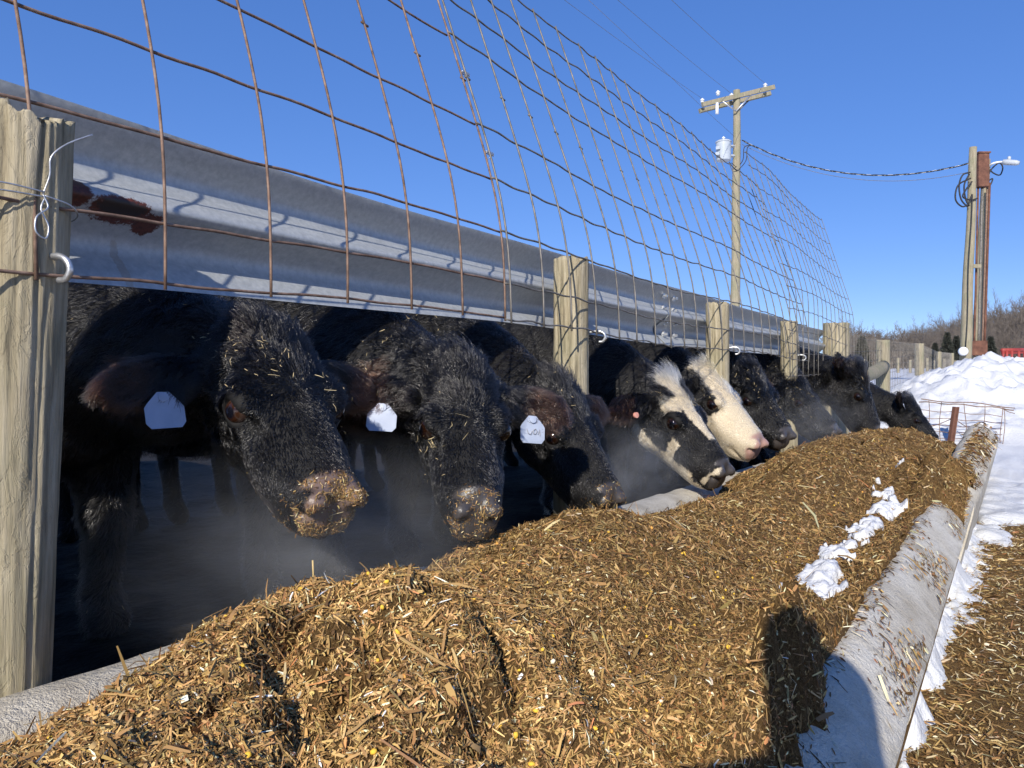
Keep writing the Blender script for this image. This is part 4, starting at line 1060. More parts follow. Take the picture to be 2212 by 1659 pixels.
def nh(n): return int(n)
make_cow('black cow with brown eye and feed-caked muzzle raised off the heap', (-1.21, 1.185, 0.742), -12, 46, 0, -2.24, 1.08, 3, 0.0075, nh(110000), tags=[(-1, 0.2, 0.084, False)], straw=260, muzzle_feed=3200, seed=11, ear_drop=(0.12, 0.2), wz=0.0, scale=1.0, hw=1.06, ec=1.25, ncol=(0.17, 0.115, 0.09))
_c = bpy.data.objects['cow']; _p = np.array([-1.245, 1.145, 0.675])-np.array(_c.location)
tube_obj('hanging_stem', [_p, _p+np.array([0.002, 0.0, -0.03]), _p+np.array([0.0, 0.001, -0.062])], 0.0022, M_straw, _c, sides=5)
make_cow('black cow facing the camera with a white tag hanging from each ear', (-1.09, 1.53, 0.680), -46, 45, 3, -2.14, 1.86, -6, 0.008, nh(95000), tags=[(-1, 0.25, 0.082, False), (1, 0.3, 0.080, False)], straw=190, muzzle_feed=900, seed=12, ear_drop=(-0.05, 0.12), tuft=1.1, scale=1.0, hw=0.86)
make_cow('black cow with its muzzle down in the feed, beside the pied cow', (-1.14, 2.40, 0.595), -16, 52, 0, -2.16, 2.58, 0, 0.009, nh(72000), tags=[(1, 0.2, 0.070, False)], straw=220, muzzle_feed=700, seed=13, ear_drop=(0.1, 0.1), scale=1.0, hw=0.90)
make_cow('black and white pied cow with a curly white forelock, seen in profile', (-1.12, 3.60, 0.57), -10, 50, 0, -2.14, 3.80, 2, 0.009, nh(62000), pattern=pied, tags=[(-1, 0.2, 0.06, True)], straw=110, seed=14, tuft=1.2, scale=1.10, hw=0.94)
make_cow('cow with a cream-white face and black eye patch', (-1.18, 4.44, 0.640), -8, 48, 0, -2.14, 4.62, 0, 0.011, nh(48000), pattern=white_face, straw=130, seed=15, tuft=1.3, scale=1.14)
make_cow('shaggy black cow with its head between the white-faced cow and the next', (-1.24, 5.34, 0.63), -20, 50, 0, -2.14, 5.45, 0, 0.015, nh(34000), tags=[(1, 0.2, 0.07, False)], straw=130, seed=16, far=True, hl=1.35, scale=1.15, nk=1.3)
make_cow('black cow with a grey wet nose at the feed, before the corner post', (-1.10, 6.30, 0.615), -10, 46, 0, -2.05, 6.48, 0, 0.015, nh(32000), straw=120, seed=17, far=True, hl=1.35, scale=1.15, nk=1.3)
make_cow('black cow with ear pricked up, head deep in the far feed', (-0.95, 7.10, 0.575), 0, 70, 0, -1.95, 6.98, 0, 0.016, nh(30000), straw=60, seed=18, far=True, hl=1.1, ear_drop=(-0.9, -0.9), wz=-0.08, scale=1.18, nk=1.25)
make_cow('last black cow in the row, outlined against the snow', (-0.62, 9.20, 0.36), 0, 54, 0, -1.80, 9.15, 0, 0.017, nh(26000), straw=20, seed=19, far=True, hl=1.1, ear_drop=(-1.0, -1.0), tags=[(-1, 0.2, 0.06, False)], wz=-0.22, scale=1.1)
make_cow('added black cow at the bunk, unseen past the near edge, shading the pen', (-1.30, 0.0, 0.72), 10, 40, 0, -2.18, -0.04, -2, 0.030, nh(9000), straw=0, seed=20, far=True, eyes=False, hl=1.2)  # added out of view so its shade falls on the pen
make_cow('second added black cow at the bunk beside the camera, unseen, blocking sun from the pen', (-1.40, -1.05, 0.70), 0, 40, 0, -2.30, -1.05, 0, 0.030, nh(6000), straw=0, seed=21, far=True, eyes=False, hl=1.2)  # another unseen animal put in to block sun behind the rail
make_cow('black cow added back in the yard behind the nearest post to shade the yard floor', (-3.55, 2.05, 1.0), 0, 30, 0, -4.35, 2.05, 0, 0.030, nh(7000), straw=0, seed=22, far=True, eyes=False, hl=1.2)  # invented animal, its cast shadow darkens the yard floor beyond the row
# ------------------------------------------------------------------ fences beyond the bunk
def un(xv, yv, z):
    """picture position (2212 wide) and depth -> world point"""
    l = -(2180-xv)*z*math.cos(YAW)/1662.0
    return np.array([l, (z+l*math.sin(YAW))/math.cos(YAW), ZC+(829.5-yv)*z/1662.0])
def tz(x, y): return float(terrain(np.array(x), np.array(y)))
fp = []
for i, (xv, yv, z, r, lb) in enumerate([(1907, 735, 12.3, 0.105, 'stout fence post with a brace log, just past the corner post'), (1986, 742, 19.5, 0.105, 'sunlit fence post standing in snow before the woods'),
                                        (2027, 760, 27, 0.10, 'fence post nearer the service pole, half hidden by the snow bank'), (2056, 763, 36, 0.095, 'farthest thick fence post beside the electric meter')]):
    p = un(xv, yv, z); g = tz(p[0], p[1])-0.3
    o = post('fence_post', p[0], p[1], r, g, p[2], 28, 30, 40+i, lb, group='posts of the field fence', mat=M_wood_far, cracks=3, chip=0.012); fp.append((p, g))
# brace log between the corner post and the next
a = np.array([-1.44, 8.40, 1.12]); b = np.array([fp[0][0][0]+0.02, fp[0][0][1]-0.1, 1.33])
pts = np.linspace(a, b, 12)+np.stack([np.zeros(12), np.zeros(12), -0.06*np.sin(np.linspace(0, math.pi, 12))], -1)
o = tube_obj('brace_log', pts, np.linspace(0.085, 0.095, 12), M_wood_far, None, tuple(a), 14); tag(o, 'mossy brace log lying level between corner post and fence post', 'log')
# woven wire
wf = empty('woven_wire_fence', tuple(fp[0][0]*np.array([1, 1, 0])), 'thin woven wire netting along the field fence posts', 'wire fence')
WO = np.array(wf.location)
line = [np.array([-1.47, 8.4, 1.6])]+[p for p, g in fp]
for a, b in zip(line[:-1], line[1:]):
    d = np.linalg.norm(b-a); g0, g1 = tz(a[0], a[1]), tz(b[0], b[1])
    rr = 0.0016+0.00006*np.linalg.norm((a+b)/2)
    for q in np.linspace(0.05, 0.97, 9):
        P0 = np.array([a[0], a[1], g0+q*(a[2]-g0)]); P1 = np.array([b[0], b[1], g1+q*(b[2]-g1)])
        tube_obj('line_wire', np.linspace(P0, P1, 4)-WO, rr, M_wire_grey, wf, sides=3)
    k = int(d/0.16); mb = MB()
    for i in range(k):
        t = i/k; P0 = a+(b-a)*t; g = g0+(g1-g0)*t
        mb.tube([(P0[0], P0[1], g), (P0[0]+0.01*math.sin(i*3.1), P0[1], (P0[2]+g)/2), (P0[0], P0[1], P0[2])], rr, 3, False)
    s_ = mb.build('stay_wires', M_wire_grey, None, tuple(WO)); s_.location = (0, 0, 0); s_.parent = wf; tag(s_, kind='stuff')
# small posts of the far field
for i, xv in enumerate([1868, 1900, 1940, 1966, 1987, 2003, 2019, 2040, 2052, 2064, 2086, 2110, 2140, 2170, 2200]):
    z = 52+2.0*math.sin(i*1.7)+0.8*i; p = un(xv, 776+3*math.sin(i*2.3), z); g = tz(p[0], p[1])-0.2
    post('field_post', p[0], p[1], 0.10, g, p[2], 10, 6, 60+i, 'thin grey field fence post far off before the woods', group='thin posts of the far field fence', mat=M_wood_far, cracks=0, chip=0.0)

# wire panel and stake at the end of the bunk
gp = empty('end_wire_panel', tuple(un(2080, 985, 9.6)), 'sagging wire panel closing the end of the bunk, before the snow', 'wire panel')
GO = np.array(gp.location)
def gpt(xv, yv, z=9.6): return un(xv, yv, z)
yt = lambda x: np.interp(x, [1985, 2060, 2110, 2165, 2192], [868, 873, 877, 882, 886]); yb = lambda x: np.interp(x, [1985, 2192], [985, 992])
for q in np.linspace(0, 1, 9)**0.9:
    xs_ = np.linspace(1985, 2190 if q < 0.15 else 2165, 14)
    pts = [gpt(x, yt(x)+(yb(x)-yt(x))*q+1.4*math.sin(x*0.09+q*9), 9.6-0.002*(x-1985)) for x in xs_]
    tube_obj('horizontal_wire', np.array(pts)-GO, 0.0075 if q < 0.02 else 0.0048, M_wire, gp)
pts = [gpt(x, yt(x)-5+2*math.sin(x*0.05), 9.45) for x in np.linspace(1990, 2192, 12)]
tube_obj('horizontal_wire', np.array(pts)-GO, 0.007, M_wire, gp)
for x in (2005, 2032, 2085, 2125, 2163, 2168):
    pts = [gpt(x+3*math.sin(q*5+x), yt(x)+(yb(x)-yt(x))*q, 9.6-0.002*(x-1985)) for q in np.linspace(-0.03, 1.0, 8)]
    tube_obj('vertical_wire', np.array(pts)-GO, 0.0048, M_wire, gp)
for (x0, y0, x1, y1) in ((1998, 925, 2055, 905), (2060, 903, 2100, 928), (2168, 884, 2192, 893)):
    tube_obj('bent_wire', np.array([gpt(x0, y0, 9.5), gpt((x0+x1)/2, (y0+y1)/2+2, 9.5), gpt(x1, y1, 9.5)])-GO, 0.005, M_wire, gp)
a, b = un(2064, 879, 9.4), un(2048, 990, 9.4)
mb = MB(); d = unit(a-b)
mb.tube([b-d*0.1, a], 0.034, 4); mb.tube([b-d*0.1+np.array([0.03, 0, 0]), a+np.array([0.03, 0, 0])], 0.014, 4)
o = mb.build('steel_stake', M_rustiron, None, tuple(b)); tag(o, 'rusty steel stake holding up the end wire panel', 'stake')

# red implement behind the snow bank
M_red = simple('red_paint', [(0.3, (0.24, 0.030, 0.025)), (0.7, (0.36, 0.060, 0.048))], 5, rough=0.5, bs=0.1)
im = empty('hay_feeder', tuple(un(2200, 790, 30)), 'red steel tube feeder showing above the snow bank', 'hay feeder')
IO = np.array(im.location)
for yv, r in ((757, 0.09), (763, 0.05)):
    tube_obj('top_rail', np.array([un(x, yv+(x-2165)*-0.02, 30+0.02*(x-2165)) for x in (2165, 2200, 2260, 2330)])-IO, r, M_red, im)
for x in (2167, 2175, 2186, 2201, 2213, 2230, 2250, 2270, 2300):
    tube_obj('upright', np.array([un(x, 758, 30), un(x, 790, 30)])-IO, 0.05, M_red, im)
tube_obj('bottom_rail', np.array([un(2165, 786, 30), un(2330, 786, 30)])-IO, 0.05, M_red, im)

# ------------------------------------------------------------------ utility poles and lines
M_black = simple('black_cable', [(0.3, (0.012, 0.012, 0.014)), (0.7, (0.03, 0.03, 0.034))], 10, rough=0.6, bs=0)
M_porc = simple('white_porcelain', [(0.3, (0.72, 0.74, 0.76)), (0.7, (0.84, 0.85, 0.86))], 5, rough=0.3, bs=0)
M_trans = simple('painted_steel', [(0.3, (0.36, 0.40, 0.45)), (0.7, (0.46, 0.50, 0.55))], 4, rough=0.4, bs=0)
ZP = 24.0
top = un(1592, 195, ZP); bot = un(1587, 760, ZP); gz = tz(top[0], top[1])
pole = empty('utility_pole', (bot[0], bot[1], gz), 'tall grey utility pole with crossarm rising behind the wire panels', 'utility pole')
PO = np.array(pole.location)
t_ = np.linspace(0, 1, 14)[:, None]; base = np.array([bot[0], bot[1], gz-0.5])
pp = base+(top-base)*t_; pp[:, 0] += 0.01*np.sin(np.arange(14)*1.3)
tube_obj('shaft', pp-PO, np.linspace(0.165, 0.105, 14), M_wood_far, pole, sides=16)
A1, A2 = un(1514, 231, ZP-0.25), un(1668, 193, ZP+0.45)
for k, dd in ((0, np.array([0.10, -0.16, 0.0])), (1, np.array([-0.10, 0.16, -0.06]))):
    a, b = A1+dd, A2+dd; d = unit(b-a); n_ = unit(np.cross(d, [0, 0, 1])); R = np.stack([d, n_, np.cross(n_, d)*-1], 1)
    mb = MB(); mb.box((a+b)/2, (np.linalg.norm(b-a), 0.10, 0.13), R); s_ = mb.build('crossarm', M_wood_far, None, tuple(PO)); s_.location = (0, 0, 0); s_.parent = pole
cen = (A1+A2)/2
dz_ = np.array([0, 0, 1.0]); dcr = unit(A2-A1)
for s_ in (-0.62, 0.55):
    tube_obj('arm_brace', np.array([cen+dcr*s_+np.array([0.1, -0.2, -0.03]), un(1590, 240, ZP-0.2)])-PO, 0.022, M_zinc, pole)
tube_obj('arm_brace', np.array([cen+dcr*0.55+np.array([-0.1, 0.2, -0.06]), un(1594, 240, ZP+0.1)])-PO, 0.022, M_wire_grey, pole)
def insul(root, p, o3, s=1.0, name='insulator', flip=1):
    z = np.array([0, 0, 1.0])*s*flip
    prof_ = [(0.0, 0.02), (0.03, 0.03), (0.035, 0.07), (0.06, 0.075), (0.065, 0.045), (0.10, 0.045), (0.105, 0.085), (0.14, 0.09), (0.15, 0.05), (0.19, 0.045), (0.21, 0.01)]
    mb = MB(); mb.tube([p+z*a for a, r in prof_], [r*s for a, r in prof_], 12); s_ = mb.build(name, M_porc, None, tuple(o3), True); s_.location = (0, 0, 0); s_.parent = root
ins = []
for xv, yv in ((1517, 223), (1580, 212), (1653, 190)):
    p = un(xv, yv, ZP+0.35*(xv-1592)/80); ins.append(p); insul(pole, p, PO, 0.75)
insul(pole, un(1551, 207, ZP-0.25), PO, 0.8, 'arrester_cap')
tube_obj('fuse_cutout', np.array([un(1549, 222, ZP-0.5), un(1549, 246, ZP-0.5)])-PO, [0.045, 0.055], M_porc, pole, sides=8)
# transformer can
tc = un(1563, 326, ZP-0.35)
tr = empty('transformer', tuple(tc-np.array([0, 0, 0.32])), 'pale grey transformer can hung on the utility pole', 'transformer'); TR = np.array(tr.location)
hh = np.array([0, 0, 1.0])
prof_ = [(-0.31, 0.05), (-0.30, 0.215), (-0.27, 0.225), (0.24, 0.225), (0.25, 0.245), (0.28, 0.245), (0.31, 0.20), (0.33, 0.02)]
mb = MB(); mb.tube([tc+hh*a for a, r in prof_], [r for a, r in prof_], 20); s_ = mb.build('can', M_trans, None, tuple(TR), True); s_.location = (0, 0, 0); s_.parent = tr
s_.modifiers.new('edges', 'EDGE_SPLIT').split_angle = math.radians(40)
insul(tr, tc+hh*0.32, TR, 0.6, 'bushing')
for dz in (0.14, -0.16):
    m_ = MB(); a = tc+hh*dz; b = un(1590, 326, ZP)+hh*dz
    m_.tube([a, b], 0.05, 4); s_ = m_.build('bracket', M_trans, None, tuple(TR)); s_.location = (0, 0, 0); s_.parent = tr
    sidep = tc+hh*dz+unit(tc-b)*0.26; m_ = MB(); m_.box(sidep, (0.12, 0.12, 0.09)); s_ = m_.build('lug', M_trans, None, tuple(TR)); s_.location = (0, 0, 0); s_.parent = tr
# overhead lines running back over the camera
for k, (p, e, lb) in enumerate(zip(ins, (un(1255, 0, 17.6), un(1365, 0, 17.9), un(1480, 0, 17.2)), ('lowest', 'middle', 'highest'))):
    p = p+np.array([0, 0, 0.14]); q = p+(e-p)*3.6
    t_ = np.linspace(0, 1, 30)[:, None]; pts = p+(q-p)*t_; pts[:, 2] -= 1.0*(1-(2*t_[:, 0]-1)**2)*0.35
    o = tube_obj('power_line', pts, 0.006, M_wire_grey, None, tuple(p), 4)
    tag(o, ['thin power line from the near end of the crossarm', 'thin power line from the middle of the crossarm', 'thin power line from the far end of the crossarm'][k], 'power line', 'overhead power lines')
# guy / drop to the pole shaft
o = tube_obj('neutral_line', [un(1589, 305-8, ZP), un(1530, 244, ZP-1.0), un(1390, 110, ZP-4.0), un(1250, -20, ZP-6.5)], 0.006, M_wire_grey, None, tuple(un(1589, 297, ZP)), 4); tag(o, 'lower bare line meeting the utility pole below its crossarm', 'power line')
# service pole group on the right
ZR = 21.0
a, b = un(2103, 318, ZR), un(2084, 800, ZR)
sp = empty('service_pole', (b[0], b[1], tz(b[0], b[1])), 'leaning wooden service pole with meter and looped cables', 'service pole'); SO = np.array(sp.location)
def sobj(o, root): o.location = (0, 0, 0); o.parent = root; return o
t_ = np.linspace(0, 1, 14)[:, None]; pp = b+(a-b)*t_; pp[:, 0] += 0.012*np.sin(np.arange(14)*0.9)
tube_obj('shaft', pp-SO, np.linspace(0.155, 0.095, 14), M_wood_far, sp, sides=14)
m_ = un(2080, 759, ZR-0.2); f_ = unit(np.array([0.3, -1, 0]))
mb = MB(); mb.tube([m_, m_+f_*0.06, m_+f_*0.10, m_+f_*0.13], [0.12, 0.12, 0.10, 0.04], 18); sobj(mb.build('meter', M_porc, None, tuple(SO), True), sp)
tube_obj('conduit', np.array([un(2086+ (2100-2086)*q+1.2*math.sin(q*9), 750-(750-420)*q, ZR-0.17) for q in np.linspace(0, 1, 14)])-SO, 0.014, M_black, sp)
for pts in ([(2097, 385), (2070, 400), (2064, 430), (2078, 446), (2092, 440), (2100, 420)], [(2096, 372), (2080, 378), (2072, 400), (2076, 430), (2090, 447)], [(2094, 376), (2083, 400), (2086, 430), (2094, 445)], [(2100, 392), (2088, 408), (2080, 425), (2098, 432), (2112, 428)]):
    tube_obj('cable_loop', smooth_path([un(x, y, ZR-0.15) for x, y in pts], 6)-SO, 0.022, M_black, sp, sides=5)
# second pole with box, conduits and lamp
a, b = un(2131, 345, ZR+0.8), un(2108, 800, ZR+0.8)
cp = empty('conduit_pole', (b[0], b[1], tz(b[0], b[1])), 'second service pole carrying a brown switch box and rusty conduits', 'service pole'); CO = np.array(cp.location)
tube_obj('shaft', np.linspace(b, a, 10)-CO, np.linspace(0.14, 0.10, 10), M_wood_far, cp, sides=12)
c = un(2120, 369, ZR+0.35); mb = MB()
dx = unit(un(2135, 369, ZR+0.35)-un(2105, 369, ZR+0.35)); R = np.stack([dx, np.cross([0, 0, 1], dx), np.array([0, 0, 1.0])], 1)
mb.box(c, (0.30, 0.26, 0.92), R); bx_ = sobj(mb.build('switch_box', M_rustiron, None, tuple(CO)), cp)
bx_.modifiers.new('bevel', 'BEVEL').width = 0.012
mb = MB(); mb.box(c+np.array([0, 0, 0.475]), (0.34, 0.32, 0.04), R); sobj(mb.build('box_lid', M_rustiron, None, tuple(CO)), cp)
for (x0, y0, x1, y1, r, m_) in ((2113, 405, 2104, 770, 0.026, M_rustiron), (2122, 405, 2113, 770, 0.030, M_wire_grey), (2133, 400, 2121, 772, 0.026, M_wire), (2138, 395, 2126, 772, 0.030, M_rustiron)):
    tube_obj('conduit', np.array([un(x0+(x1-x0)*q, y0+(y1-y0)*q, ZR+0.35) for q in np.linspace(0, 1, 6)])-CO, r, m_, cp, sides=8)
mb = MB(); mb.box(un(2112, 752, ZR+0.3), (0.42, 0.2, 0.40), R); sobj(mb.build('base_box', M_rustiron, None, tuple(CO)), cp)
mb = MB(); mb.box(un(2107, 575, ZR+0.2), (0.26, 0.10, 0.10), R); sobj(mb.build('spacer', M_wood_far, None, tuple(CO)), cp)
for pts in ([(2134, 380), (2142, 365), (2158, 352), (2166, 362), (2160, 378), (2146, 374), (2138, 366)], [(2132, 392), (2144, 386), (2140, 398), (2134, 404)]):
    tube_obj('cable_loop', smooth_path([un(x, y, ZR+0.7) for x, y in pts], 6)-CO, 0.02, M_black, cp, sides=5)
la = empty('yard_lamp', tuple(un(2134, 362, ZR+0.8)), 'white yard lamp on a bent arm at the top of the service poles', 'lamp'); LO = np.array(la.location)
tube_obj('arm', smooth_path([un(2134, 362, ZR+0.8), un(2143, 354, ZR+0.6), ] + [un(2155, 350.5, ZR+0.5), un(2168, 349.5, ZR+0.4)], 6)-LO, 0.028, M_porc, la, sides=8)
p0, p1 = un(2165, 350, ZR+0.4), un(2202, 352, ZR+0.1)
mb = MB(); mb.tube([p0+(p1-p0)*q for q in (0, .05, .3, .8, 1)], [0.03, 0.075, 0.08, 0.075, 0.05], 10); sobj(mb.build('lamp_head', M_trans, None, tuple(LO), True), la)
p_ = un(2180, 343, ZR+0.3); mb = MB(); mb.tube([p_+np.array([0, 0, q]) for q in (-0.04, 0, .05, .07)], [0.04, 0.045, 0.045, 0.02], 8); sobj(mb.build('photocell', M_trans, None, tuple(LO), True), la)
# service drop between the poles
p, q = un(1603, 303, ZP), un(2096, 352, ZR)
def cat(p, q, sag, n=40, tw=0.0, ph=0.0, slack=None):
    t = np.linspace(0, 1, n); P_ = p[None]+(q-p)[None]*t[:, None]; P_[:, 2] -= sag*4*t*(1-t)
    P_[:, 2] += tw*np.sin(t*70+ph); P_[:, 0] += tw*np.cos(t*70+ph); return P_
sd_ = empty('service_cable', tuple(p), 'twisted service cable sagging between the two poles', 'cable'); SD = np.array(p)
for ph, r, m_, rr in ((0, 0.013, M_black, 0.012), (2.1, 0.013, M_black, 0.012), (4.2, 0.007, M_zinc, 0.012)):
    tube_obj('strand', cat(p, q, 0.66, 90, rr, ph)-SD, r, m_, sd_, sides=4)
tube_obj('pigtail', smooth_path([p+(q-p)*0.06+np.array([0, 0, -0.12]), un(1615, 318, ZP-0.1), un(1612, 345, ZP-0.1), un(1600, 362, ZP-0.1), un(1590, 368, ZP-0.15), un(1575, 350, ZP-0.3)], 6)-SD, 0.012, M_black, sd_, sides=4)
tube_obj('pigtail', smooth_path([p+(q-p)*0.05+np.array([0, 0, -0.12]), un(1608, 318, ZP-0.1), un(1605, 345, ZP-0.1), un(1592, 360, ZP-0.1), un(1580, 352, ZP-0.3)], 6)-SD, 0.012, M_black, sd_, sides=4)
o = tube_obj('phone_line', cat(un(1603, 312, ZP+0.1), un(2096, 371, ZR+0.1), 0.62, 60), 0.007, M_wire_grey, None, tuple(un(1603, 312, ZP+0.1)), 4); tag(o, 'thin single line hanging just above the twisted service cable', 'cable')

# ------------------------------------------------------------------ winter woods
M_bark = simple('winter_bark', [(0.3, (0.085, 0.070, 0.058)), (0.7, (0.17, 0.145, 0.125))], 3, rough=0.9, bs=0)
M_ever = simple('evergreen_needles', [(0.3, (0.026, 0.030, 0.024)), (0.7, (0.052, 0.056, 0.044))], 4, rough=0.9, bs=0)
def bare_tree(seed, H=11.0):
    rs = random.Random(seed); trunk = MB(); crown = MB()
    def grow(p, d, L, r, lvl):
        n = 3; pts = [p]; q = p.copy(); dd = d.copy()
        for i in range(n):
            dd = unit(dd+np.array([rs.gauss(0, 0.10), rs.gauss(0, 0.10), 0.06])); q = q+dd*L/n; pts.append(q.copy())
        mbx = trunk if lvl == 0 else crown
        V, F = tube(pts, np.linspace(r, r*0.6, n+1), 5 if lvl == 0 else 3); mbx.add(V, F)
        if lvl >= 4: return
        kids = [9, 5, 4, 4][lvl]
        for k in range(kids):
            t = rs.uniform(0.35, 1.0) if lvl == 0 else rs.uniform(0.25, 1.0)
            i = min(n-1, int(t*n)); b = pts[i]+(pts[i+1]-pts[i])*(t*n-i)
            a = rs.uniform(0, 6.283); sp_ = rs.uniform(0.5, 1.0)
            e = unit(np.cross(d, [0.3, 0.7, 0.2])); f = np.cross(d, e)
            nd_ = unit(d*(0.75 if lvl else 0.55)+(e*math.cos(a)+f*math.sin(a))*sp_*0.75+np.array([0, 0, 0.22]))
            grow(b, nd_, L*rs.uniform(0.42, 0.62), max(r*0.42, 0.016), lvl+1)
    grow(np.zeros(3), np.array([0, 0, 1.0]), H*0.62, 0.16, 0)
    return trunk, crown
tmesh = []
for s_ in range(6):
    tk, cr = bare_tree(300+s_)
    a = tk.build('trunk', M_bark); b = cr.build('crown', M_bark); tmesh.append((a.data, b.data))
    bpy.data.objects.remove(a); bpy.data.objects.remove(b)
def place_tree(x, y, s_, k, label, group='bare trees on the hillside'):
    g = tz(x, y)
    r = empty('bare_tree', (x, y, g-0.2), label, 'tree', group)
    r.scale = (s_*random.uniform(0.85, 1.2), s_*random.uniform(0.85, 1.2), s_); r.rotation_euler = (0, 0, random.uniform(0, 6.28))
    for nm_, d_ in zip(('trunk', 'crown'), tmesh[k]): link(nm_, d_, None, r)
random.seed(5)
# rows of trees: (picture x from/to, depth, tree-top line)
cnt = 0
for xv in np.arange(1800, 2330, 5.2):
    z = random.uniform(120, 190); p = un(xv+random.uniform(-3, 3), 800, z)
    if p[1] < 60: continue
    topy = np.interp(xv, [1800, 1850, 1880, 1905, 1930, 1960, 2030, 2100, 2160, 2212, 2320], [712, 708, 712, 735, 728, 712, 700, 678, 662, 655, 650])+random.uniform(-6, 14)
    ztop = ZC+(829.5-topy)*z/1662.0; g = tz(p[0], p[1]); Ht = max(5.0, ztop-g)
    place_tree(p[0], p[1], Ht/10.3, cnt % 6, 'bare grey-brown tree among many on the wooded hillside'); cnt += 1
for xv in np.arange(1800, 2330, 9):
    z = random.uniform(95, 120); p = un(xv+random.uniform(-4, 4), 800, z)
    g = tz(p[0], p[1]); place_tree(p[0], p[1], random.uniform(0.42, 0.62), cnt % 6, 'bare grey-brown tree among many on the wooded hillside'); cnt += 1
# brushy understorey that reads as one mass
rs = random.Random(9); mb = MB()
for i in range(1500):
    xv = rs.uniform(1790, 2340); z = rs.uniform(120, 200); p = un(xv, 800, z); g = tz(p[0], p[1]); h = rs.uniform(1.5, 6.5)
    q = np.array([p[0], p[1], g-0.2]); d = np.array([rs.gauss(0, 0.2), rs.gauss(0, 0.2), 1])*h
    mb.tube([q, q+d*0.5+np.array([rs.gauss(0, .2), 0, 0]), q+d], [0.10, 0.07, 0.03], 3, False)
    for k in range(5):
        b = q+d*rs.uniform(0.2, 0.9); e = b+np.array([rs.gauss(0, 0.8), rs.gauss(0, 0.5), rs.uniform(0.3, 1.4)])
        mb.tube([b, e], [0.045, 0.02], 3, False)
o = mb.build('brushwood', M_bark); tag(o, 'tangled leafless brushwood under the hillside trees', 'brush', kind='stuff')
# evergreens
def evergreen(p, H, seed, label):
    rs = np.random.default_rng(seed); r = empty('evergreen_tree', (p[0], p[1], tz(p[0], p[1])-0.2), label, 'tree', 'evergreens before the woods')
    tube_obj('trunk', [(0, 0, 0), (0.03, 0, H*0.5), (0, 0, H*0.95)], [0.14, 0.09, 0.02], M_bark, r)
    n = 5200; t = rs.uniform(0, 1, n)**1.3; z = 0.08*H+t*0.92*H; a = rs.uniform(0, 6.283, n); R = (1-t)**0.8*H*0.27*(0.72+0.28*np.sin(a*5+t*22))*np.sqrt(rs.uniform(0.15, 1, n))+0.04
    C = np.stack([R*np.cos(a), R*np.sin(a), z-R*0.15], -1)
    d = np.stack([np.cos(a), np.sin(a), rs.uniform(-0.5, 0.5, n)], -1)+rs.normal(0, 0.4, (n, 3)); d /= np.linalg.norm(d, axis=1, keepdims=True)
    s_ = np.cross(d, rs.normal(size=(n, 3))); s_ /= np.linalg.norm(s_, axis=1, keepdims=True); l = rs.uniform(0.12, 0.32, (n, 1))
    V = np.stack([C-s_*l*0.22, C+s_*l*0.22, C+d*l], 1).reshape(-1, 3); F = np.arange(3*n).reshape(-1, 3)
    link('crown', np_mesh('crown', V, F), M_ever, r)
evergreen(un(1862, 790, 62), 3.1, 1, 'dark conical evergreen standing before the woods beside the brace log')
evergreen(un(2046, 790, 85), 4.3, 2, 'dark evergreen behind the thick fence posts')
evergreen(un(2066, 790, 88), 4.0, 3, 'dark evergreen just beside the electric meter')
evergreen(un(2140, 790, 80), 3.6, 4, 'low dark evergreen behind the peak of the snow bank')
evergreen(un(2020, 790, 95), 3.4, 5, 'small evergreen among bare trees above the far field posts')

# ------------------------------------------------------------------ the photographer, just behind the camera
def skin_figure(name, pts, edges, radii, root, mat):
    m = bpy.data.meshes.new(name); m.from_pydata(pts, edges, []); o = link(name, m, mat)
    md = o.modifiers.new('skin', 'SKIN'); md.use_smooth_shade = True
    for i, r in enumerate(radii): m.skin_vertices[0].data[i].radius = (r, r)
    m.skin_vertices[0].data[root].use_root = True
    sb_ = o.modifiers.new('sub', 'SUBSURF'); sb_.levels = 1; sb_.render_levels = 2
    return o
M_jacket = simple('dark_jacket', [(0.3, (0.03, 0.035, 0.05)), (0.7, (0.05, 0.055, 0.075))], 40, rough=0.9, bs=0.2)
px, py = 0.325, -0.42
J = [(px, py-0.02, 0.62), (px, py-0.02, 0.85), (px-0.01, py, 1.08), (px-0.02, py+0.02, 1.18), (px-0.03, py+0.04, 1.26), (px-0.03, py+0.06, 1.36), (px-0.03, py+0.06, 1.43),
     (px-0.13, py+0.02, 1.13), (px-0.15, py+0.14, 0.90), (px-0.15, py+0.32, 0.96), (px+0.19, py+0.02, 1.15), (px+0.22, py+0.14, 0.90), (px-0.02, py+0.32, 0.98),
     (px-0.12, py-0.02, 0.58), (px-0.16, py+0.30, 0.50), (px-0.16, py+0.10, 0.08), (px-0.16, py+0.24, 0.05), (px+0.13, py-0.02, 0.58), (px+0.16, py+0.22, 0.10), (px+0.16, py-0.22, 0.07), (px+0.16, py-0.32, 0.05)]
Eg = [(0, 1), (1, 2), (2, 3), (3, 4), (4, 5), (5, 6), (2, 7), (7, 8), (8, 9), (2, 10), (10, 11), (11, 12), (0, 13), (13, 14), (14, 15), (15, 16), (0, 17), (17, 18), (18, 19), (19, 20)]
rd = [0.17, 0.17, 0.165, 0.125, 0.10, 0.13, 0.09, 0.105, 0.06, 0.04, 0.10, 0.06, 0.04, 0.10, 0.075, 0.055, 0.05, 0.10, 0.075, 0.055, 0.05]
J = [(x, y, z*1.12 if z > 0.55 else z) for x, y, z in J]
o = skin_figure('person', J, Eg, rd, 0, M_jacket)
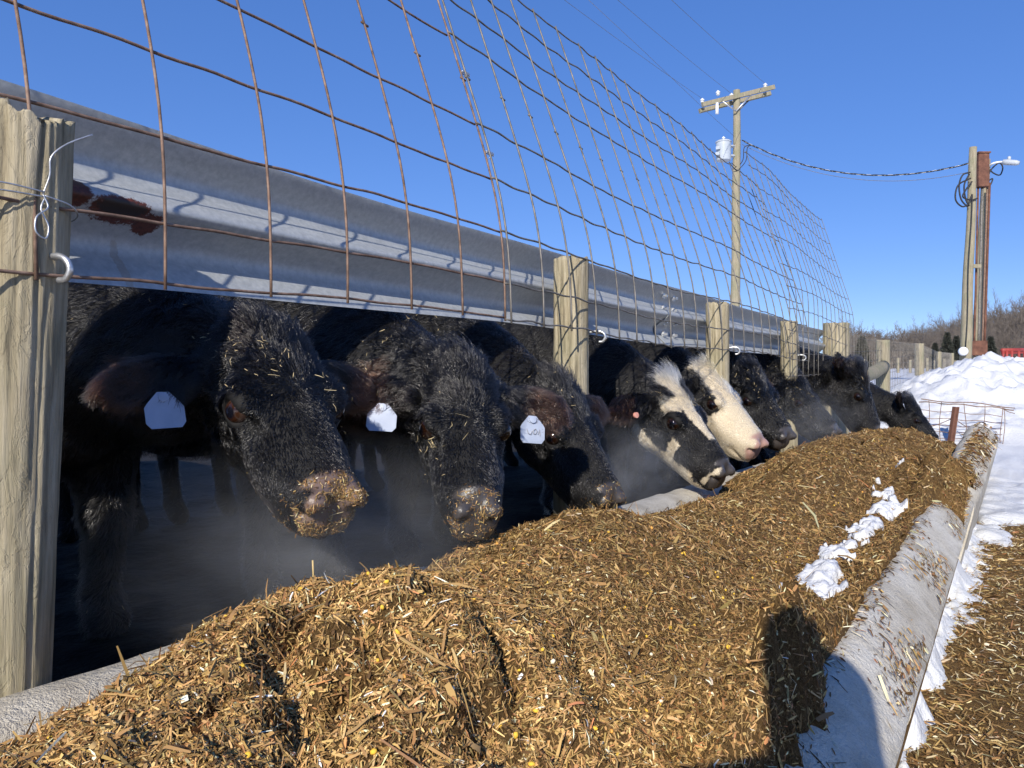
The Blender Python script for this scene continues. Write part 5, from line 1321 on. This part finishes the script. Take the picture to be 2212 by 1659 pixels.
tag(o, 'person in dark clothes kneeling to take the picture, seen only as a shadow', 'person')

# ------------------------------------------------------------------ breath steaming in the cold air
def steam_mat(dens):
    m = bpy.data.materials.new('breath'); m.use_nodes = True; nt = m.node_tree
    for n_ in list(nt.nodes):
        if n_.type != 'OUTPUT_MATERIAL': nt.nodes.remove(n_)
    out = [n_ for n_ in nt.nodes if n_.type == 'OUTPUT_MATERIAL'][0]
    v = nt.nodes.new('ShaderNodeVolumePrincipled'); v.inputs['Color'].default_value = (0.9, 0.92, 0.95, 1); v.inputs['Anisotropy'].default_value = 0.0
    tc = nt.nodes.new('ShaderNodeTexCoord'); ln = nt.nodes.new('ShaderNodeVectorMath'); ln.operation = 'LENGTH'
    nt.links.new(tc.outputs['Object'], ln.inputs[0])
    fall = ramp(nt, ln.outputs['Value'], [(0.25, (1, 1, 1)), (0.98, (0, 0, 0))]).outputs[0]
    ns = ramp(nt, noise(nt, tc.outputs['Object'], 2.2, 3, 0.55, 0.6), [(0.38, (0, 0, 0)), (0.68, (1, 1, 1))]).outputs[0]
    d = math_n(nt, 'MULTIPLY', math_n(nt, 'MULTIPLY', fall, math_n(nt, 'ADD', 0.25, ns)), dens)
    nt.links.new(d, v.inputs['Density']); nt.links.new(v.outputs[0], out.inputs['Volume']); return m
def puff(c, r, dens, label):
    mb = MB(); th = np.linspace(0, math.pi, 9)
    mb.tube([(0, 0, -math.cos(a)) for a in th], [max(0.01, math.sin(a)) for a in th], 14)
    o = mb.build('breath_steam', steam_mat(dens)); o.location = c; o.scale = r; o.rotation_euler = (0, 0, 0.2)
    return tag(o, label, 'steam', kind='stuff')
puff((-1.42, 1.32, 0.66), (0.50, 0.60, 0.30), 0.62, 'breath steaming under the heads of the two nearest cows')
puff((-1.28, 2.85, 0.70), (0.28, 0.55, 0.24), 0.6, 'breath steaming below the chin of the pied cow')
puff((-1.15, 5.7, 0.78), (0.35, 1.10, 0.30), 0.18, 'breath steaming round the far black heads')
SC.cycles.volume_step_rate = 3.0; SC.cycles.volume_max_steps = 64
